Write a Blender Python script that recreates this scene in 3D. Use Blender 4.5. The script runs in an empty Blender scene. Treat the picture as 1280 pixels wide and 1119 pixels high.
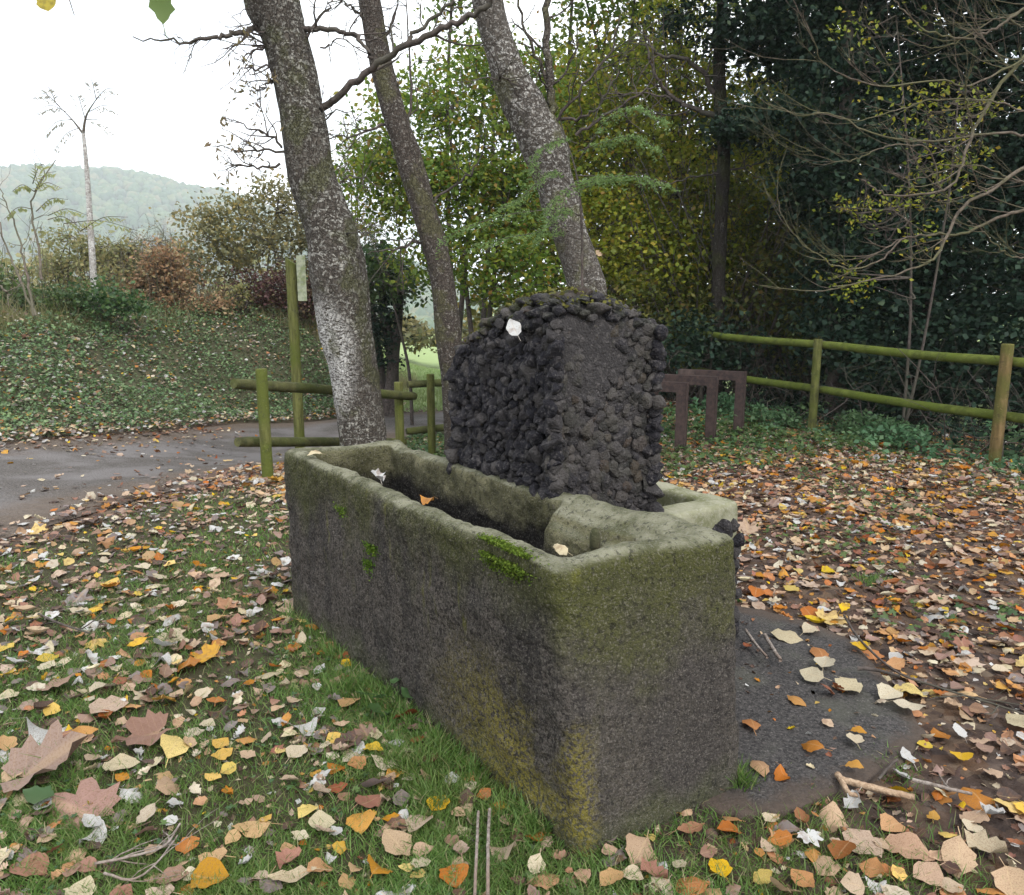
import bpy, bmesh, math, random
import numpy as np
from mathutils import Vector, Matrix

# ------------------------------------------------------------------ camera, sky, sun, exposure
scene = bpy.context.scene
COL = scene.collection
CAM_H, PITCH, FPX = 1.6, math.radians(10.6), 985.0
cam_d = bpy.data.cameras.new("camera"); cam = bpy.data.objects.new("camera", cam_d); COL.objects.link(cam)
cam.location = (0, 0, CAM_H); cam.rotation_euler = (math.radians(90) - PITCH, 0, 0)
cam_d.sensor_width = 36.0; cam_d.lens = FPX / 1280 * 36.0; cam_d.clip_start = 0.05; cam_d.clip_end = 5000
scene.camera = cam

SUN_EL, SUN_AZ = math.radians(48), math.radians(150)      # azimuth from +Y clockwise
sun_dir = Vector((math.sin(SUN_AZ) * math.cos(SUN_EL), math.cos(SUN_AZ) * math.cos(SUN_EL), math.sin(SUN_EL)))
world = bpy.data.worlds.new("World"); scene.world = world; world.use_nodes = True
wn, wl = world.node_tree.nodes, world.node_tree.links
wn.clear()
wout = wn.new('ShaderNodeOutputWorld'); wbg = wn.new('ShaderNodeBackground'); wbg.inputs[1].default_value = 0.12
wsky = wn.new('ShaderNodeTexSky'); wsky.sky_type = 'NISHITA'; wsky.sun_disc = False
wsky.sun_elevation = SUN_EL; wsky.sun_rotation = SUN_AZ
wtc = wn.new('ShaderNodeTexCoord'); wmap = wn.new('ShaderNodeMapping'); wmap.inputs['Scale'].default_value = (1, 1, 2.2)
wno = wn.new('ShaderNodeTexNoise'); wno.inputs['Scale'].default_value = 2.6; wno.inputs['Detail'].default_value = 6
wr = wn.new('ShaderNodeMapRange'); wr.inputs[1].default_value = 0.32; wr.inputs[2].default_value = 0.56
wr.inputs[3].default_value = 0.45; wr.inputs[4].default_value = 1.0
wmix = wn.new('ShaderNodeMix'); wmix.data_type = 'RGBA'
wmix.inputs[7].default_value = (10.2, 10.5, 11.0, 1)          # bright overcast cloud
wl.new(wtc.outputs['Generated'], wmap.inputs[0]); wl.new(wmap.outputs[0], wno.inputs[0]); wl.new(wno.outputs[0], wr.inputs[0])
wl.new(wr.outputs[0], wmix.inputs[0]); wl.new(wsky.outputs[0], wmix.inputs[6]); wl.new(wmix.outputs[2], wbg.inputs[0])
wl.new(wbg.outputs[0], wout.inputs[0])
sun_l = bpy.data.lights.new("sun", 'SUN'); sun_l.energy = 1.4; sun_l.angle = math.radians(12); sun_l.color = (1, 0.96, 0.9)
sun_o = bpy.data.objects.new("sun", sun_l); COL.objects.link(sun_o)
sun_o.rotation_euler = sun_dir.to_track_quat('Z', 'Y').to_euler()
scene.view_settings.view_transform = 'Standard'; scene.view_settings.look = 'None'
scene.view_settings.gamma = 1; scene.view_settings.use_curve_mapping = False
scene.view_settings.exposure = 0.92
scene.render.engine = 'CYCLES'
cy = scene.cycles
cy.max_bounces = 6; cy.diffuse_bounces = 4; cy.glossy_bounces = 2; cy.transmission_bounces = 4; cy.volume_bounces = 1; cy.transparent_max_bounces = 6
cy.caustics_reflective = False; cy.caustics_refractive = False; cy.use_denoising = True; cy.sample_clamp_indirect = 6

# ------------------------------------------------------------------ geometry helpers
CP, SP = math.cos(PITCH), math.sin(PITCH)
def ray(px, py):
    v = (py - 560) / FPX
    return np.array([(px - 640) / FPX, CP - v * SP, -SP - v * CP])
def at(px, py, Y):
    d = ray(px, py); t = Y / d[1]
    return np.array([d[0] * t, Y, CAM_H + d[2] * t])
def on(px, py, z=0.0):
    d = ray(px, py); t = (z - CAM_H) / d[2]
    return np.array([d[0] * t, d[1] * t, z])
def wid(px, Y):                     # metres spanned by px pixels at depth Y
    return px / FPX * Y
def proj(P):
    P = np.atleast_2d(P); x = P[:, 0]; y = P[:, 1]; z = P[:, 2] - CAM_H
    D = y * CP - z * SP; U = y * SP + z * CP
    D = np.where(D < 0.05, 0.05, D)
    return 640 + FPX * x / D, 560 - FPX * U / D

rs = np.random.RandomState
def ss(a, b, x):
    t = np.clip((np.asarray(x, float) - a) / (b - a), 0, 1); return t * t * (3 - 2 * t)
def _hash(ix, iy, iz, seed):
    h = (ix * 374761393 + iy * 668265263 + iz * 2147483647 + seed * 1274126177) & 0xFFFFFFFF
    h = ((h ^ (h >> 13)) * 1274126177) & 0xFFFFFFFF
    h = h ^ (h >> 16)
    return (h & 0xFFFF) / 65535.0
def vnoise(P, seed=0):
    P = np.asarray(P, float)
    if P.shape[1] == 2: P = np.c_[P, np.zeros(len(P))]
    I = np.floor(P).astype(np.int64); F = P - I; F = F * F * (3 - 2 * F)
    r = 0
    for dx in (0, 1):
        for dy in (0, 1):
            for dz in (0, 1):
                w = (F[:, 0] if dx else 1 - F[:, 0]) * (F[:, 1] if dy else 1 - F[:, 1]) * (F[:, 2] if dz else 1 - F[:, 2])
                r = r + w * _hash(I[:, 0] + dx, I[:, 1] + dy, I[:, 2] + dz, seed)
    return r
def fbm(P, octaves=4, seed=0):
    P = np.asarray(P, float); r = 0; a = 0.5; n = 0
    for i in range(octaves):
        r = r + a * vnoise(P * (2 ** i) + 17.3 * i, seed + i); n += a; a *= 0.5
    return r / n

class MB:
    """collects vertices and faces (blocks of equal face size) plus a per-vertex attribute vector"""
    def __init__(s): s.V = []; s.F = []; s.A = []; s.n = 0
    def add(s, V, F, A=None):
        V = np.asarray(V, float); F = np.asarray(F, np.int64)
        s.V.append(V); s.F.append(F + s.n)
        if A is None: A = np.zeros((len(V), 3))
        A = np.asarray(A, float)
        if A.ndim == 1: A = np.tile(A, (len(V), 1))
        s.A.append(A); s.n += len(V)
    def addf(s, F, base):           # additional faces to the block starting at base
        s.F.append(np.asarray(F, np.int64) + base)
    def build(s, name, mat, parent=None, smooth=False, origin=None):
        V = np.concatenate(s.V); A = np.concatenate(s.A)
        if origin is not None: V = V - np.asarray(origin)
        me = bpy.data.meshes.new(name)
        tot = [np.full(len(f), f.shape[1]) for f in s.F if len(f)]
        tot = np.concatenate(tot); loops = np.concatenate([f.ravel() for f in s.F if len(f)])
        st = np.concatenate([[0], np.cumsum(tot)[:-1]])
        me.vertices.add(len(V)); me.vertices.foreach_set('co', V.astype(np.float32).ravel())
        me.loops.add(len(loops)); me.loops.foreach_set('vertex_index', loops.astype(np.int32))
        me.polygons.add(len(tot)); me.polygons.foreach_set('loop_start', st.astype(np.int32))
        me.polygons.foreach_set('loop_total', tot.astype(np.int32))
        if smooth: me.polygons.foreach_set('use_smooth', np.ones(len(tot), bool))
        me.update(calc_edges=True)
        at_ = me.attributes.new('info', 'FLOAT_VECTOR', 'POINT'); at_.data.foreach_set('vector', A.astype(np.float32).ravel())
        me.materials.append(mat)
        o = bpy.data.objects.new(name, me); COL.objects.link(o)
        if origin is not None: o.location = tuple(origin)
        if parent is not None:
            o.parent = parent
            if parent.location.length > 0: o.location = tuple(Vector(o.location) - parent.location)
        return o

def tag(o, label=None, cat=None, group=None, kind=None):
    if label: o['label'] = label
    if cat: o['category'] = cat
    if group: o['group'] = group
    if kind: o['kind'] = kind
    return o
def thing(name, label, cat, loc=(0, 0, 0), group=None):
    o = bpy.data.objects.new(name, None); COL.objects.link(o); o.location = tuple(float(v) for v in loc)
    o.empty_display_size = 0.2
    return tag(o, label, cat, group)

def tube(mb, pts, rad, k=8, rnd=0.0, cap=True, wob=0.0, seed=0):
    pts = np.asarray(pts, float); n = len(pts)
    rad = np.broadcast_to(np.asarray(rad, float), (n,)).copy()
    T = np.gradient(pts, axis=0); T /= (np.linalg.norm(T, axis=1, keepdims=True) + 1e-9)
    ref = np.array([0, 0, 1.0]) if abs(T[0, 2]) < 0.9 else np.array([1.0, 0, 0])
    N = np.cross(T, ref); N /= (np.linalg.norm(N, axis=1, keepdims=True) + 1e-9); B = np.cross(T, N)
    a = np.linspace(0, 2 * math.pi, k, endpoint=False)
    V = pts[:, None, :] + rad[:, None, None] * (np.cos(a)[None, :, None] * N[:, None, :] + np.sin(a)[None, :, None] * B[:, None, :])
    V = V.reshape(-1, 3)
    if wob:
        d = V - np.repeat(pts, k, axis=0); f = fbm(V * 9, 3, seed) - 0.5
        V = V + d * (f * wob)[:, None]
    i, j = np.meshgrid(np.arange(n - 1), np.arange(k), indexing='ij'); j2 = (j + 1) % k
    F = np.stack([i * k + j, i * k + j2, (i + 1) * k + j2, (i + 1) * k + j], -1).reshape(-1, 4)
    A = np.zeros((n * k, 3)); A[:, 0] = rnd; A[:, 1] = np.repeat(np.linspace(0, 1, n), k)
    base = mb.n
    mb.add(V, F, A)
    if cap:
        mb.F.append(np.array([list(range(k))]) + base); mb.F.append(np.array([list(range(k - 1, -1, -1))]) + base + (n - 1) * k)

def spline(P, n):
    """Catmull-Rom through the rows of P (any number of columns) with n samples"""
    P = np.asarray(P, float); Q = np.vstack([2 * P[0] - P[1], P, 2 * P[-1] - P[-2]])
    t = np.linspace(0, len(P) - 1 - 1e-6, n); i = t.astype(int); f = (t - i)[:, None]
    p0, p1, p2, p3 = Q[i], Q[i + 1], Q[i + 2], Q[i + 3]
    return 0.5 * ((2 * p1) + (-p0 + p2) * f + (2 * p0 - 5 * p1 + 4 * p2 - p3) * f ** 2 + (-p0 + 3 * p1 - 3 * p2 + p3) * f ** 3)

def twig(mb, p, d, L, r, lvl, rng, tips, up=0.15, spread=0.9, kids=(3, 5), jit=0.22, k=4, shrink=0.62):
    n = 5; P = [np.array(p, float)]; d = np.array(d, float); d /= np.linalg.norm(d)
    for i in range(n):
        d = d + rng.normal(0, jit, 3); d[2] += up; d /= np.linalg.norm(d)
        P.append(P[-1] + d * L / n)
    P = np.array(P); tube(mb, P, np.linspace(r, r * 0.45, n + 1), k=max(3, k), rnd=rng.rand(), cap=False)
    tips.append(P[-1]); tips.append(P[-2])
    if lvl > 0:
        for c in range(rng.randint(kids[0], kids[1] + 1)):
            t = rng.uniform(0.25, 1.0) * n; i = min(int(t), n - 1); q = P[i] + (P[i + 1] - P[i]) * (t - i)
            dd = (P[i + 1] - P[i]); dd /= np.linalg.norm(dd)
            s = rng.normal(0, 1, 3); s -= s.dot(dd) * dd; s /= np.linalg.norm(s) + 1e-9
            twig(mb, q, dd + s * spread * rng.uniform(.6, 1.3), L * shrink * rng.uniform(.7, 1.2), r * 0.5, lvl - 1, rng, tips, up, spread, kids, jit, max(3, k - 1), shrink)

# leaf templates: (verts Nx3 in x = across, y = along, z = up; faces; info columns 1,2 = across, along)
def tmpl_strip(widths, fold=0.25, bend=0.5, wavy=0.0, seed=0, petiole=True, side=0.0):
    rng = rs(seed); n = len(widths); V = []; A = []; widths = [w_ * rng.uniform(.88, 1.1) for w_ in widths]
    for i, w in enumerate(widths):
        t = i / (n - 1); z = bend * (t - 0.5) ** 2
        wl, wr = w * rng.uniform(.8, 1.1), w * rng.uniform(.8, 1.1)
        V += [[side * (t - .5) ** 2, t - 0.5, z], [-wl + side * (t - .5) ** 2, t - 0.5 + rng.uniform(-.015, .015), z + fold * w + rng.uniform(-wavy, wavy)], [wr + side * (t - .5) ** 2, t - 0.5 + rng.uniform(-.015, .015), z + fold * w + rng.uniform(-wavy, wavy)]]
        A += [[0, t], [-1, t], [1, t]]
    F = []
    for i in range(n - 1):
        a = 3 * i; F.append([a, a + 3, a + 4, a + 1]); F.append([a, a + 2, a + 5, a + 3])
    if petiole:
        b = len(V); z0 = bend * .25
        V += [[-.012, -.5, z0], [.012, -.5, z0], [.05, -.82, z0 - .1], [.03, -.82, z0 - .1]]; A += [[0, 0]] * 4; F.append([b, b + 1, b + 2, b + 3])
    return np.array(V), np.array(F), np.array(A, float)
def tmpl_polar(R, fold=0.2, bend=0.3, seed=0, cy_=-0.25, wavy=.03, petiole=True):
    """lobed leaf: fan of quads around a centre near the base; R = list of (angle deg, radius)"""
    rng = rs(seed); V = [[0, cy_, 0]]; A = [[0, 0.2]]
    for (a, r) in R:
        x = r * math.sin(math.radians(a)); y = cy_ + r * math.cos(math.radians(a))
        z = fold * abs(x) + bend * (y) ** 2 + rng.uniform(-wavy, wavy) * r * 2
        V.append([x, y, z]); A.append([x, y + .5])
    n = len(R); F = []
    for i in range(1, n, 2):
        if i + 2 <= n: F.append([0, i + 2, i + 1, i])
    if petiole:
        b = len(V); V += [[-.01, cy_, .0], [.01, cy_, .0], [.04, cy_ - .5, -.06], [.02, cy_ - .5, -.06]]; A += [[0, 0]] * 4; F.append([b, b + 1, b + 2, b + 3])
    return np.array(V), np.array(F), np.array(A, float)
POP = [.03, .27, .40, .465, .46, .41, .32, .19, .02]
OVA = [.02, .15, .24, .29, .30, .28, .22, .13, .02]
maple_R = [(-158, .20), (-140, .38), (-122, .34), (-105, .50), (-92, .48), (-80, .68), (-68, .52), (-56, .54), (-48, .70), (-42, .80), (-32, .74), (-22, .56), (-14, .66), (-8, .82), (0, 1.0), (8, .82), (14, .66), (22, .56), (32, .74), (42, .80), (48, .70), (56, .54), (68, .52), (80, .68), (92, .48), (105, .50), (122, .34), (140, .38), (158, .20)]
T_POP = [tmpl_strip(POP, .10, .2, .04, 1), tmpl_strip(POP, .28, -.25, .06, 2), tmpl_strip(POP, .08, .5, .06, 3, side=.3), tmpl_strip(POP, -.2, -.35, .05, 4), tmpl_strip(POP, .40, .15, .06, 6, side=-.2), tmpl_strip([w_ * .85 for w_ in POP], -.12, .3, .07, 16, side=.2)]
T_OVA = [tmpl_strip(OVA, .3, .5, .03, 5), tmpl_strip(OVA, -.3, -.6, .04, 7, side=.2), tmpl_strip(OVA, .8, .9, .03, 8)]
T_MAP = [tmpl_polar(maple_R, .12, .1, 9), tmpl_polar(maple_R, -.25, -.3, 10, wavy=.06), tmpl_polar(maple_R, .4, .5, 11, wavy=.08)]
CRU = [.05, .17, .30, .38, .27, .36, .28, .15, .05]
T_CRU = [tmpl_strip(CRU, .7, .8, .14, 12, side=.5), tmpl_strip(CRU, -.6, -.9, .15, 13), tmpl_strip(POP, -.8, .7, .12, 14, side=-.4)]
ivy_R = [(-140, .3), (-100, .46), (-75, .3), (-48, .52), (-25, .36), (0, .75), (25, .36), (48, .52), (75, .3), (100, .46), (140, .3)]
T_IVY = [tmpl_polar(ivy_R, .25, .2, 20, petiole=False), tmpl_polar(ivy_R, -.2, -.3, 21, petiole=False)]
T_FAR = [(np.array([[0, -.5, 0], [.32, -.05, .1], [0, .5, 0], [-.32, -.05, .12]]), np.array([[0, 1, 2, 3]]), np.array([[0, 0], [1, .5], [0, 1], [-1, .5]], float)),
         (np.array([[0, -.5, .05], [.36, -.1, -.08], [.05, .5, -.1], [-.36, -.1, -.1]]), np.array([[0, 1, 2, 3]]), np.array([[0, 0], [1, .5], [0, 1], [-1, .5]], float))]
T_LONG = [(np.array([[0, -.5, 0], [.14, 0, .08], [0, .5, -.1], [-.14, 0, .05]]), np.array([[0, 1, 2, 3]]), np.array([[0, 0], [1, .5], [0, 1], [-1, .5]], float))]

def rotmats(yaw, tilt, tiltdir, roll=None):
    """yaw about z after a tilt by 'tilt' about the horizontal axis 'tiltdir'"""
    c, s = np.cos(yaw), np.sin(yaw); n = len(yaw)
    Rz = np.zeros((n, 3, 3)); Rz[:, 0, 0] = c; Rz[:, 0, 1] = -s; Rz[:, 1, 0] = s; Rz[:, 1, 1] = c; Rz[:, 2, 2] = 1
    kx, ky = np.cos(tiltdir), np.sin(tiltdir); K = np.zeros((n, 3, 3))
    K[:, 0, 2] = ky; K[:, 1, 2] = -kx; K[:, 2, 0] = -ky; K[:, 2, 1] = kx
    I = np.eye(3)[None]; st = np.sin(tilt)[:, None, None]; ct = (1 - np.cos(tilt))[:, None, None]
    return (I + st * K + ct * (K @ K)) @ Rz
def scatter(mb, templates, P, R, S, rnd, rng):
    idx = rng.randint(0, len(templates), len(P))
    for ti, (V, F, A) in enumerate(templates):
        m = np.where(idx == ti)[0]
        if not len(m): continue
        W = np.einsum('nij,vj->nvi', R[m], V) * S[m][:, None, None] + P[m][:, None, :]
        nv = len(V); FF = (F[None] + (np.arange(len(m)) * nv)[:, None, None]).reshape(-1, F.shape[1])
        AA = np.empty((len(m), nv, 3)); AA[:, :, 0] = rnd[m][:, None]; AA[:, :, 1:] = A[None]
        mb.add(W.reshape(-1, 3), FF, AA.reshape(-1, 3))
def rand_scatter(mb, templates, P, size, rng, tilt=(0, 1.3), rnd=None, var=.3):
    n = len(P)
    if n == 0: return
    R = rotmats(rng.uniform(0, 6.283, n), rng.uniform(tilt[0], tilt[1], n), rng.uniform(0, 6.283, n))
    S = size * rng.uniform(1 - var, 1 + var, n)
    scatter(mb, templates, np.asarray(P, float), R, S, rng.rand(n) if rnd is None else rnd, rng)
def crown_pts(clumps, n, rng, sub=.28, per=26, shell=.55, flat=.55):
    """leaf positions in leafy sprays scattered through ellipsoid clumps [(x,y,z,rx,ry,rz)]"""
    C = np.array(clumps, float); w = (C[:, 3] * C[:, 5]); w = w / w.sum()
    m = max(1, n // per); ci = rng.choice(len(C), m, p=w)
    d = rng.normal(size=(m, 3)); d /= np.linalg.norm(d, axis=1, keepdims=True)
    r = shell + (1 - shell) * rng.rand(m) ** .6; r *= rng.uniform(.75, 1.12, m)
    cen = C[ci, :3] + d * r[:, None] * C[ci, 3:6]
    k = rng.randint(0, m, n)
    s = sub * rng.uniform(.5, 1.4, m)
    off = rng.normal(size=(n, 3)) * s[k][:, None] * np.array([1, 1, flat])
    return cen[k] + off, cen

# ------------------------------------------------------------------ material helpers
class NT:
    def __init__(s, name):
        s.m = bpy.data.materials.new(name); s.m.use_nodes = True; s.t = s.m.node_tree; s.t.nodes.clear()
        s.out = s.n('ShaderNodeOutputMaterial'); s._c = None
    def n(s, t): return s.t.nodes.new(t)
    def l(s, a, b): s.t.links.new(a, b)
    def coord(s):
        if s._c is None: s._c = s.n('ShaderNodeTexCoord')
        return s._c.outputs['Object']
    def gen(s, scale):
        mp = s.n('ShaderNodeMapping'); mp.inputs['Scale'].default_value = scale; s.l(s.coord(), mp.inputs[0]); return mp.outputs[0]
    def noise(s, scale, detail=4, rough=.55, vec=None, dist=0):
        x = s.n('ShaderNodeTexNoise'); x.inputs['Scale'].default_value = scale; x.inputs['Detail'].default_value = detail
        x.inputs['Roughness'].default_value = rough; x.inputs['Distortion'].default_value = dist
        s.l(vec if vec is not None else s.coord(), x.inputs['Vector']); return x.outputs[0]
    def vor(s, scale, feat='F1', out=0, vec=None):
        x = s.n('ShaderNodeTexVoronoi'); x.feature = feat; x.inputs['Scale'].default_value = scale
        s.l(vec if vec is not None else s.coord(), x.inputs['Vector']); return x.outputs[out]
    def rng(s, v, a, b, c=0, d=1, smooth=True):
        x = s.n('ShaderNodeMapRange'); x.inputs[1].default_value = a; x.inputs[2].default_value = b; x.inputs[3].default_value = c; x.inputs[4].default_value = d
        if smooth: x.interpolation_type = 'SMOOTHSTEP'
        s.l(v, x.inputs[0]); return x.outputs[0]
    def math(s, op, a, b=None):
        x = s.n('ShaderNodeMath'); x.operation = op; x.use_clamp = False
        for i, q in enumerate((a, b)):
            if q is None: continue
            if isinstance(q, (int, float)): x.inputs[i].default_value = q
            else: s.l(q, x.inputs[i])
        return x.outputs[0]
    def mix(s, f, a, b, mode='MIX'):
        x = s.n('ShaderNodeMix'); x.data_type = 'RGBA'; x.blend_type = mode
        for i, q in ((0, f), (6, a), (7, b)):
            if isinstance(q, (int, float)): x.inputs[i].default_value = q
            elif isinstance(q, tuple): x.inputs[i].default_value = (q[0], q[1], q[2], 1)
            else: s.l(q, x.inputs[i])
        return x.outputs[2]
    def ramp(s, v, stops, const=False):
        x = s.n('ShaderNodeValToRGB'); e = x.color_ramp.elements; x.color_ramp.interpolation = 'CONSTANT' if const else 'LINEAR'
        while len(e) < len(stops): e.new(0.5)
        for i, (p, c) in enumerate(stops): e[i].position = p; e[i].color = (c[0], c[1], c[2], 1)
        s.l(v, x.inputs[0]); return x.outputs[0]
    def sep(s, v):
        x = s.n('ShaderNodeSeparateXYZ'); s.l(v, x.inputs[0]); return x.outputs
    def attr(s, name='info'):
        x = s.n('ShaderNodeAttribute'); x.attribute_name = name; return x.outputs['Vector']
    def bump(s, h, strength=.5, dist=.02, nrm=None):
        x = s.n('ShaderNodeBump'); x.inputs['Strength'].default_value = strength; x.inputs['Distance'].default_value = dist
        s.l(h, x.inputs['Height'])
        if nrm is not None: s.l(nrm, x.inputs['Normal'])
        return x.outputs[0]
    def pbr(s, col, rough=.9, nrm=None, spec=.3, metal=0):
        b = s.n('ShaderNodeBsdfPrincipled'); b.inputs['Specular IOR Level'].default_value = spec; b.inputs['Metallic'].default_value = metal
        if isinstance(rough, (int, float)): b.inputs['Roughness'].default_value = rough
        else: s.l(rough, b.inputs['Roughness'])
        if isinstance(col, tuple): b.inputs['Base Color'].default_value = (*col, 1)
        else: s.l(col, b.inputs['Base Color'])
        if nrm is not None: s.l(nrm, b.inputs['Normal'])
        return b.outputs[0]
    def fin(s, sh): s.l(sh, s.out.inputs[0]); return s.m
    def leafy(s, col, trans=.3, rough=.6, spec=.25, nrm=None):
        p = s.pbr(col, rough, nrm, spec); t = s.n('ShaderNodeBsdfTranslucent'); s.l(col, t.inputs[0])
        x = s.n('ShaderNodeMixShader'); x.inputs[0].default_value = trans; s.l(p, x.inputs[1]); s.l(t.outputs[0], x.inputs[2]); return s.fin(x.outputs[0])

PAL = [(.42, .165, .035), (.46, .235, .055), (.58, .38, .045), (.45, .315, .205), (.53, .455, .31), (.50, .50, .48), (.28, .165, .12), (.24, .08, .03), (.075, .045, .034), (.20, .165, .155)]
def palv(i, rng=None): return (i + (.5 if rng is None else rng.uniform(.08, .92))) / 10.0
def mat_fallen():
    s = NT('fallen_leaf'); a = s.sep(s.attr()); v = a[0]
    base = s.ramp(v, [(i / 10, c) for i, c in enumerate(PAL)], const=True)
    fr = s.math('FRACT', s.math('MULTIPLY', v, 10)); hs = s.n('ShaderNodeHueSaturation')
    s.l(s.rng(fr, 0, 1, .72, 1.12, False), hs.inputs['Value']); s.l(s.rng(s.math('FRACT', s.math('MULTIPLY', v, 97)), 0, 1, .488, .512, False), hs.inputs['Hue'])
    s.l(s.rng(s.math('FRACT', s.math('MULTIPLY', v, 233)), 0, 1, .75, 1.15, False), hs.inputs['Saturation']); s.l(base, hs.inputs['Color'])
    blot = s.rng(s.noise(34, 4), .46, .66); spot = s.rng(s.noise(170, 2), .62, .72)
    c = s.mix(s.math('MULTIPLY', blot, .5), hs.outputs[0], (.16, .08, .04)); c = s.mix(s.math('MULTIPLY', spot, .55), c, (.09, .05, .03))
    rib = s.rng(s.math('ABSOLUTE', a[1]), .02, .09, 1, 0)
    sv = s.math('ABSOLUTE', s.math('SUBTRACT', s.math('FRACT', s.math('MULTIPLY', s.math('SUBTRACT', a[2], s.math('MULTIPLY', s.math('ABSOLUTE', a[1]), .22)), 7.5)), .5))
    vein = s.rng(sv, .0, .09, .45, 0); c = s.mix(s.math('MULTIPLY', s.math('MAXIMUM', rib, vein), .42), c, s.mix(.5, c, (.55, .40, .22)))
    return s.leafy(c, .22, .62, .3, s.bump(s.math('ADD', s.noise(60, 3), s.math('MULTIPLY', rib, -.5)), .35, .004))
def mat_leaf(name, stops, trans=.35, rough=.55, spec=.3, nscale=.7, nmix=.35, alt=(.1, .1, .02)):
    s = NT(name); a = s.sep(s.attr()); c = s.ramp(a[0], stops)
    big = s.rng(s.noise(nscale, 3), .42, .62); c = s.mix(s.math('MULTIPLY', big, nmix), c, alt)
    return s.leafy(c, trans, rough, spec)
def mat_wood(name, c1, c2, c3, scale=8, bump=.5, vert=(1, 1, .12)):
    s = NT(name); g = s.gen(vert); f = s.noise(scale * 4, 5, .6, g); m = s.noise(2.2, 4)
    c = s.mix(s.rng(f, .3, .7), c1, c2); c = s.mix(s.rng(m, .42, .62), c, c3); c = s.mix(s.rng(s.noise(11, 5, .7), .56, .66, 0, .6), c, tuple((v * .5 + .012) for v in c1)); c = s.mix(s.rng(s.noise(55, 4, .7), .60, .70, 0, .5), c, tuple(min(1, v * 1.5 + .03) for v in c2))
    return s.fin(s.pbr(c, .9, s.bump(s.math('ADD', f, s.noise(30, 4)), min(1, bump * 1.6), .012), .15))
def mat_bark(name, dark, mid, lichen, lo=.5, hi=.58, sc=26, moss=None, white_at=None):
    s = NT(name)
    wv = s.n('ShaderNodeVectorMath'); wv.operation = 'ADD'; nn_ = s.n('ShaderNodeTexNoise'); nn_.inputs['Scale'].default_value = 14; s.l(s.coord(), nn_.inputs[0]); sc_ = s.n('ShaderNodeVectorMath'); sc_.operation = 'SCALE'; sc_.inputs['Scale'].default_value = .09; s.l(nn_.outputs[1], sc_.inputs[0]); s.l(s.gen((1.0, 1.0, .5)), wv.inputs[0]); s.l(sc_.outputs[0], wv.inputs[1])
    crk = s.vor(34, 'DISTANCE_TO_EDGE', 0, wv.outputs[0]); fine = s.noise(45, 5, .65, s.gen((1, 1, .5)))
    c = s.mix(fine, dark, mid); li = s.rng(s.noise(sc, 5, .62, s.gen((1, 1, 1.5)), .8), lo, hi)
    big = s.rng(s.noise(1.7, 3), .36, .6, .35, 1)
    c = s.mix(s.math('MULTIPLY', li, big), c, lichen)
    if white_at is not None:
        (x, y, z, r, rz) = white_at
        q = s.sep(s.coord()); dx = s.math('DIVIDE', s.math('SUBTRACT', q[0], x), r); dz = s.math('DIVIDE', s.math('SUBTRACT', q[2], z), rz)
        w = s.math('ADD', s.math('MULTIPLY', dx, dx), s.math('MULTIPLY', dz, dz)); w = s.rng(w, .2, 1.3, 1, 0)
        pat = s.rng(s.noise(22, 4, .6, s.gen((1, 1, 2.6)), .8), .42, .50)
        c = s.mix(s.math('MULTIPLY', w, pat), c, (.52, .51, .48))
    if moss: c = s.mix(s.math('MULTIPLY', s.rng(s.noise(3.1, 4), .5, .62), .6), c, moss)
    c = s.mix(s.rng(crk, 0, .10, .55, 0), c, tuple(v * .6 for v in dark))
    h = s.math('ADD', s.math('MULTIPLY', s.rng(crk, 0, .16), .7), s.math('MULTIPLY', fine, .6))
    return s.fin(s.pbr(c, .92, s.bump(h, .9, .02), .15))

M = {}
M['fallen'] = mat_fallen()

# ------------------------------------------------------------------ terrain
FAR_EDGE = np.array([[-30, -7], [-16, 1.2], [-11, 4.8], [-7.8, 7.4], [-6, 9], [-5.2, 11.3], [-4.6, 13.2], [-3.3, 14.6], [-1.7, 15.6], [3, 17.5]])
NEAR_EDGE = np.array([[-24, -9], [-9, 1.0], [-5.5, 2.8], [-4.3, 3.95], [-3.5, 5.0], [-2.95, 6.4], [-2.62, 8.0], [-2.3, 10.5], [-1.7, 12.9], [.2, 14.2], [4, 15.6]])
def sdist(P, line):
    """signed distance to a polyline; positive to the left of its direction of travel"""
    P = np.asarray(P, float); best = np.full(len(P), 1e9); sg = np.ones(len(P))
    for a, b in zip(line[:-1], line[1:]):
        ab = b - a; t = np.clip(((P - a) @ ab) / (ab @ ab), 0, 1); q = a + t[:, None] * ab; d = np.linalg.norm(P - q, axis=1)
        cr = ab[0] * (P[:, 1] - a[1]) - ab[1] * (P[:, 0] - a[0]); m = d < best
        best = np.where(m, d, best); sg = np.where(m, np.where(cr >= 0, 1, -1), sg)
    return best * sg
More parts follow.
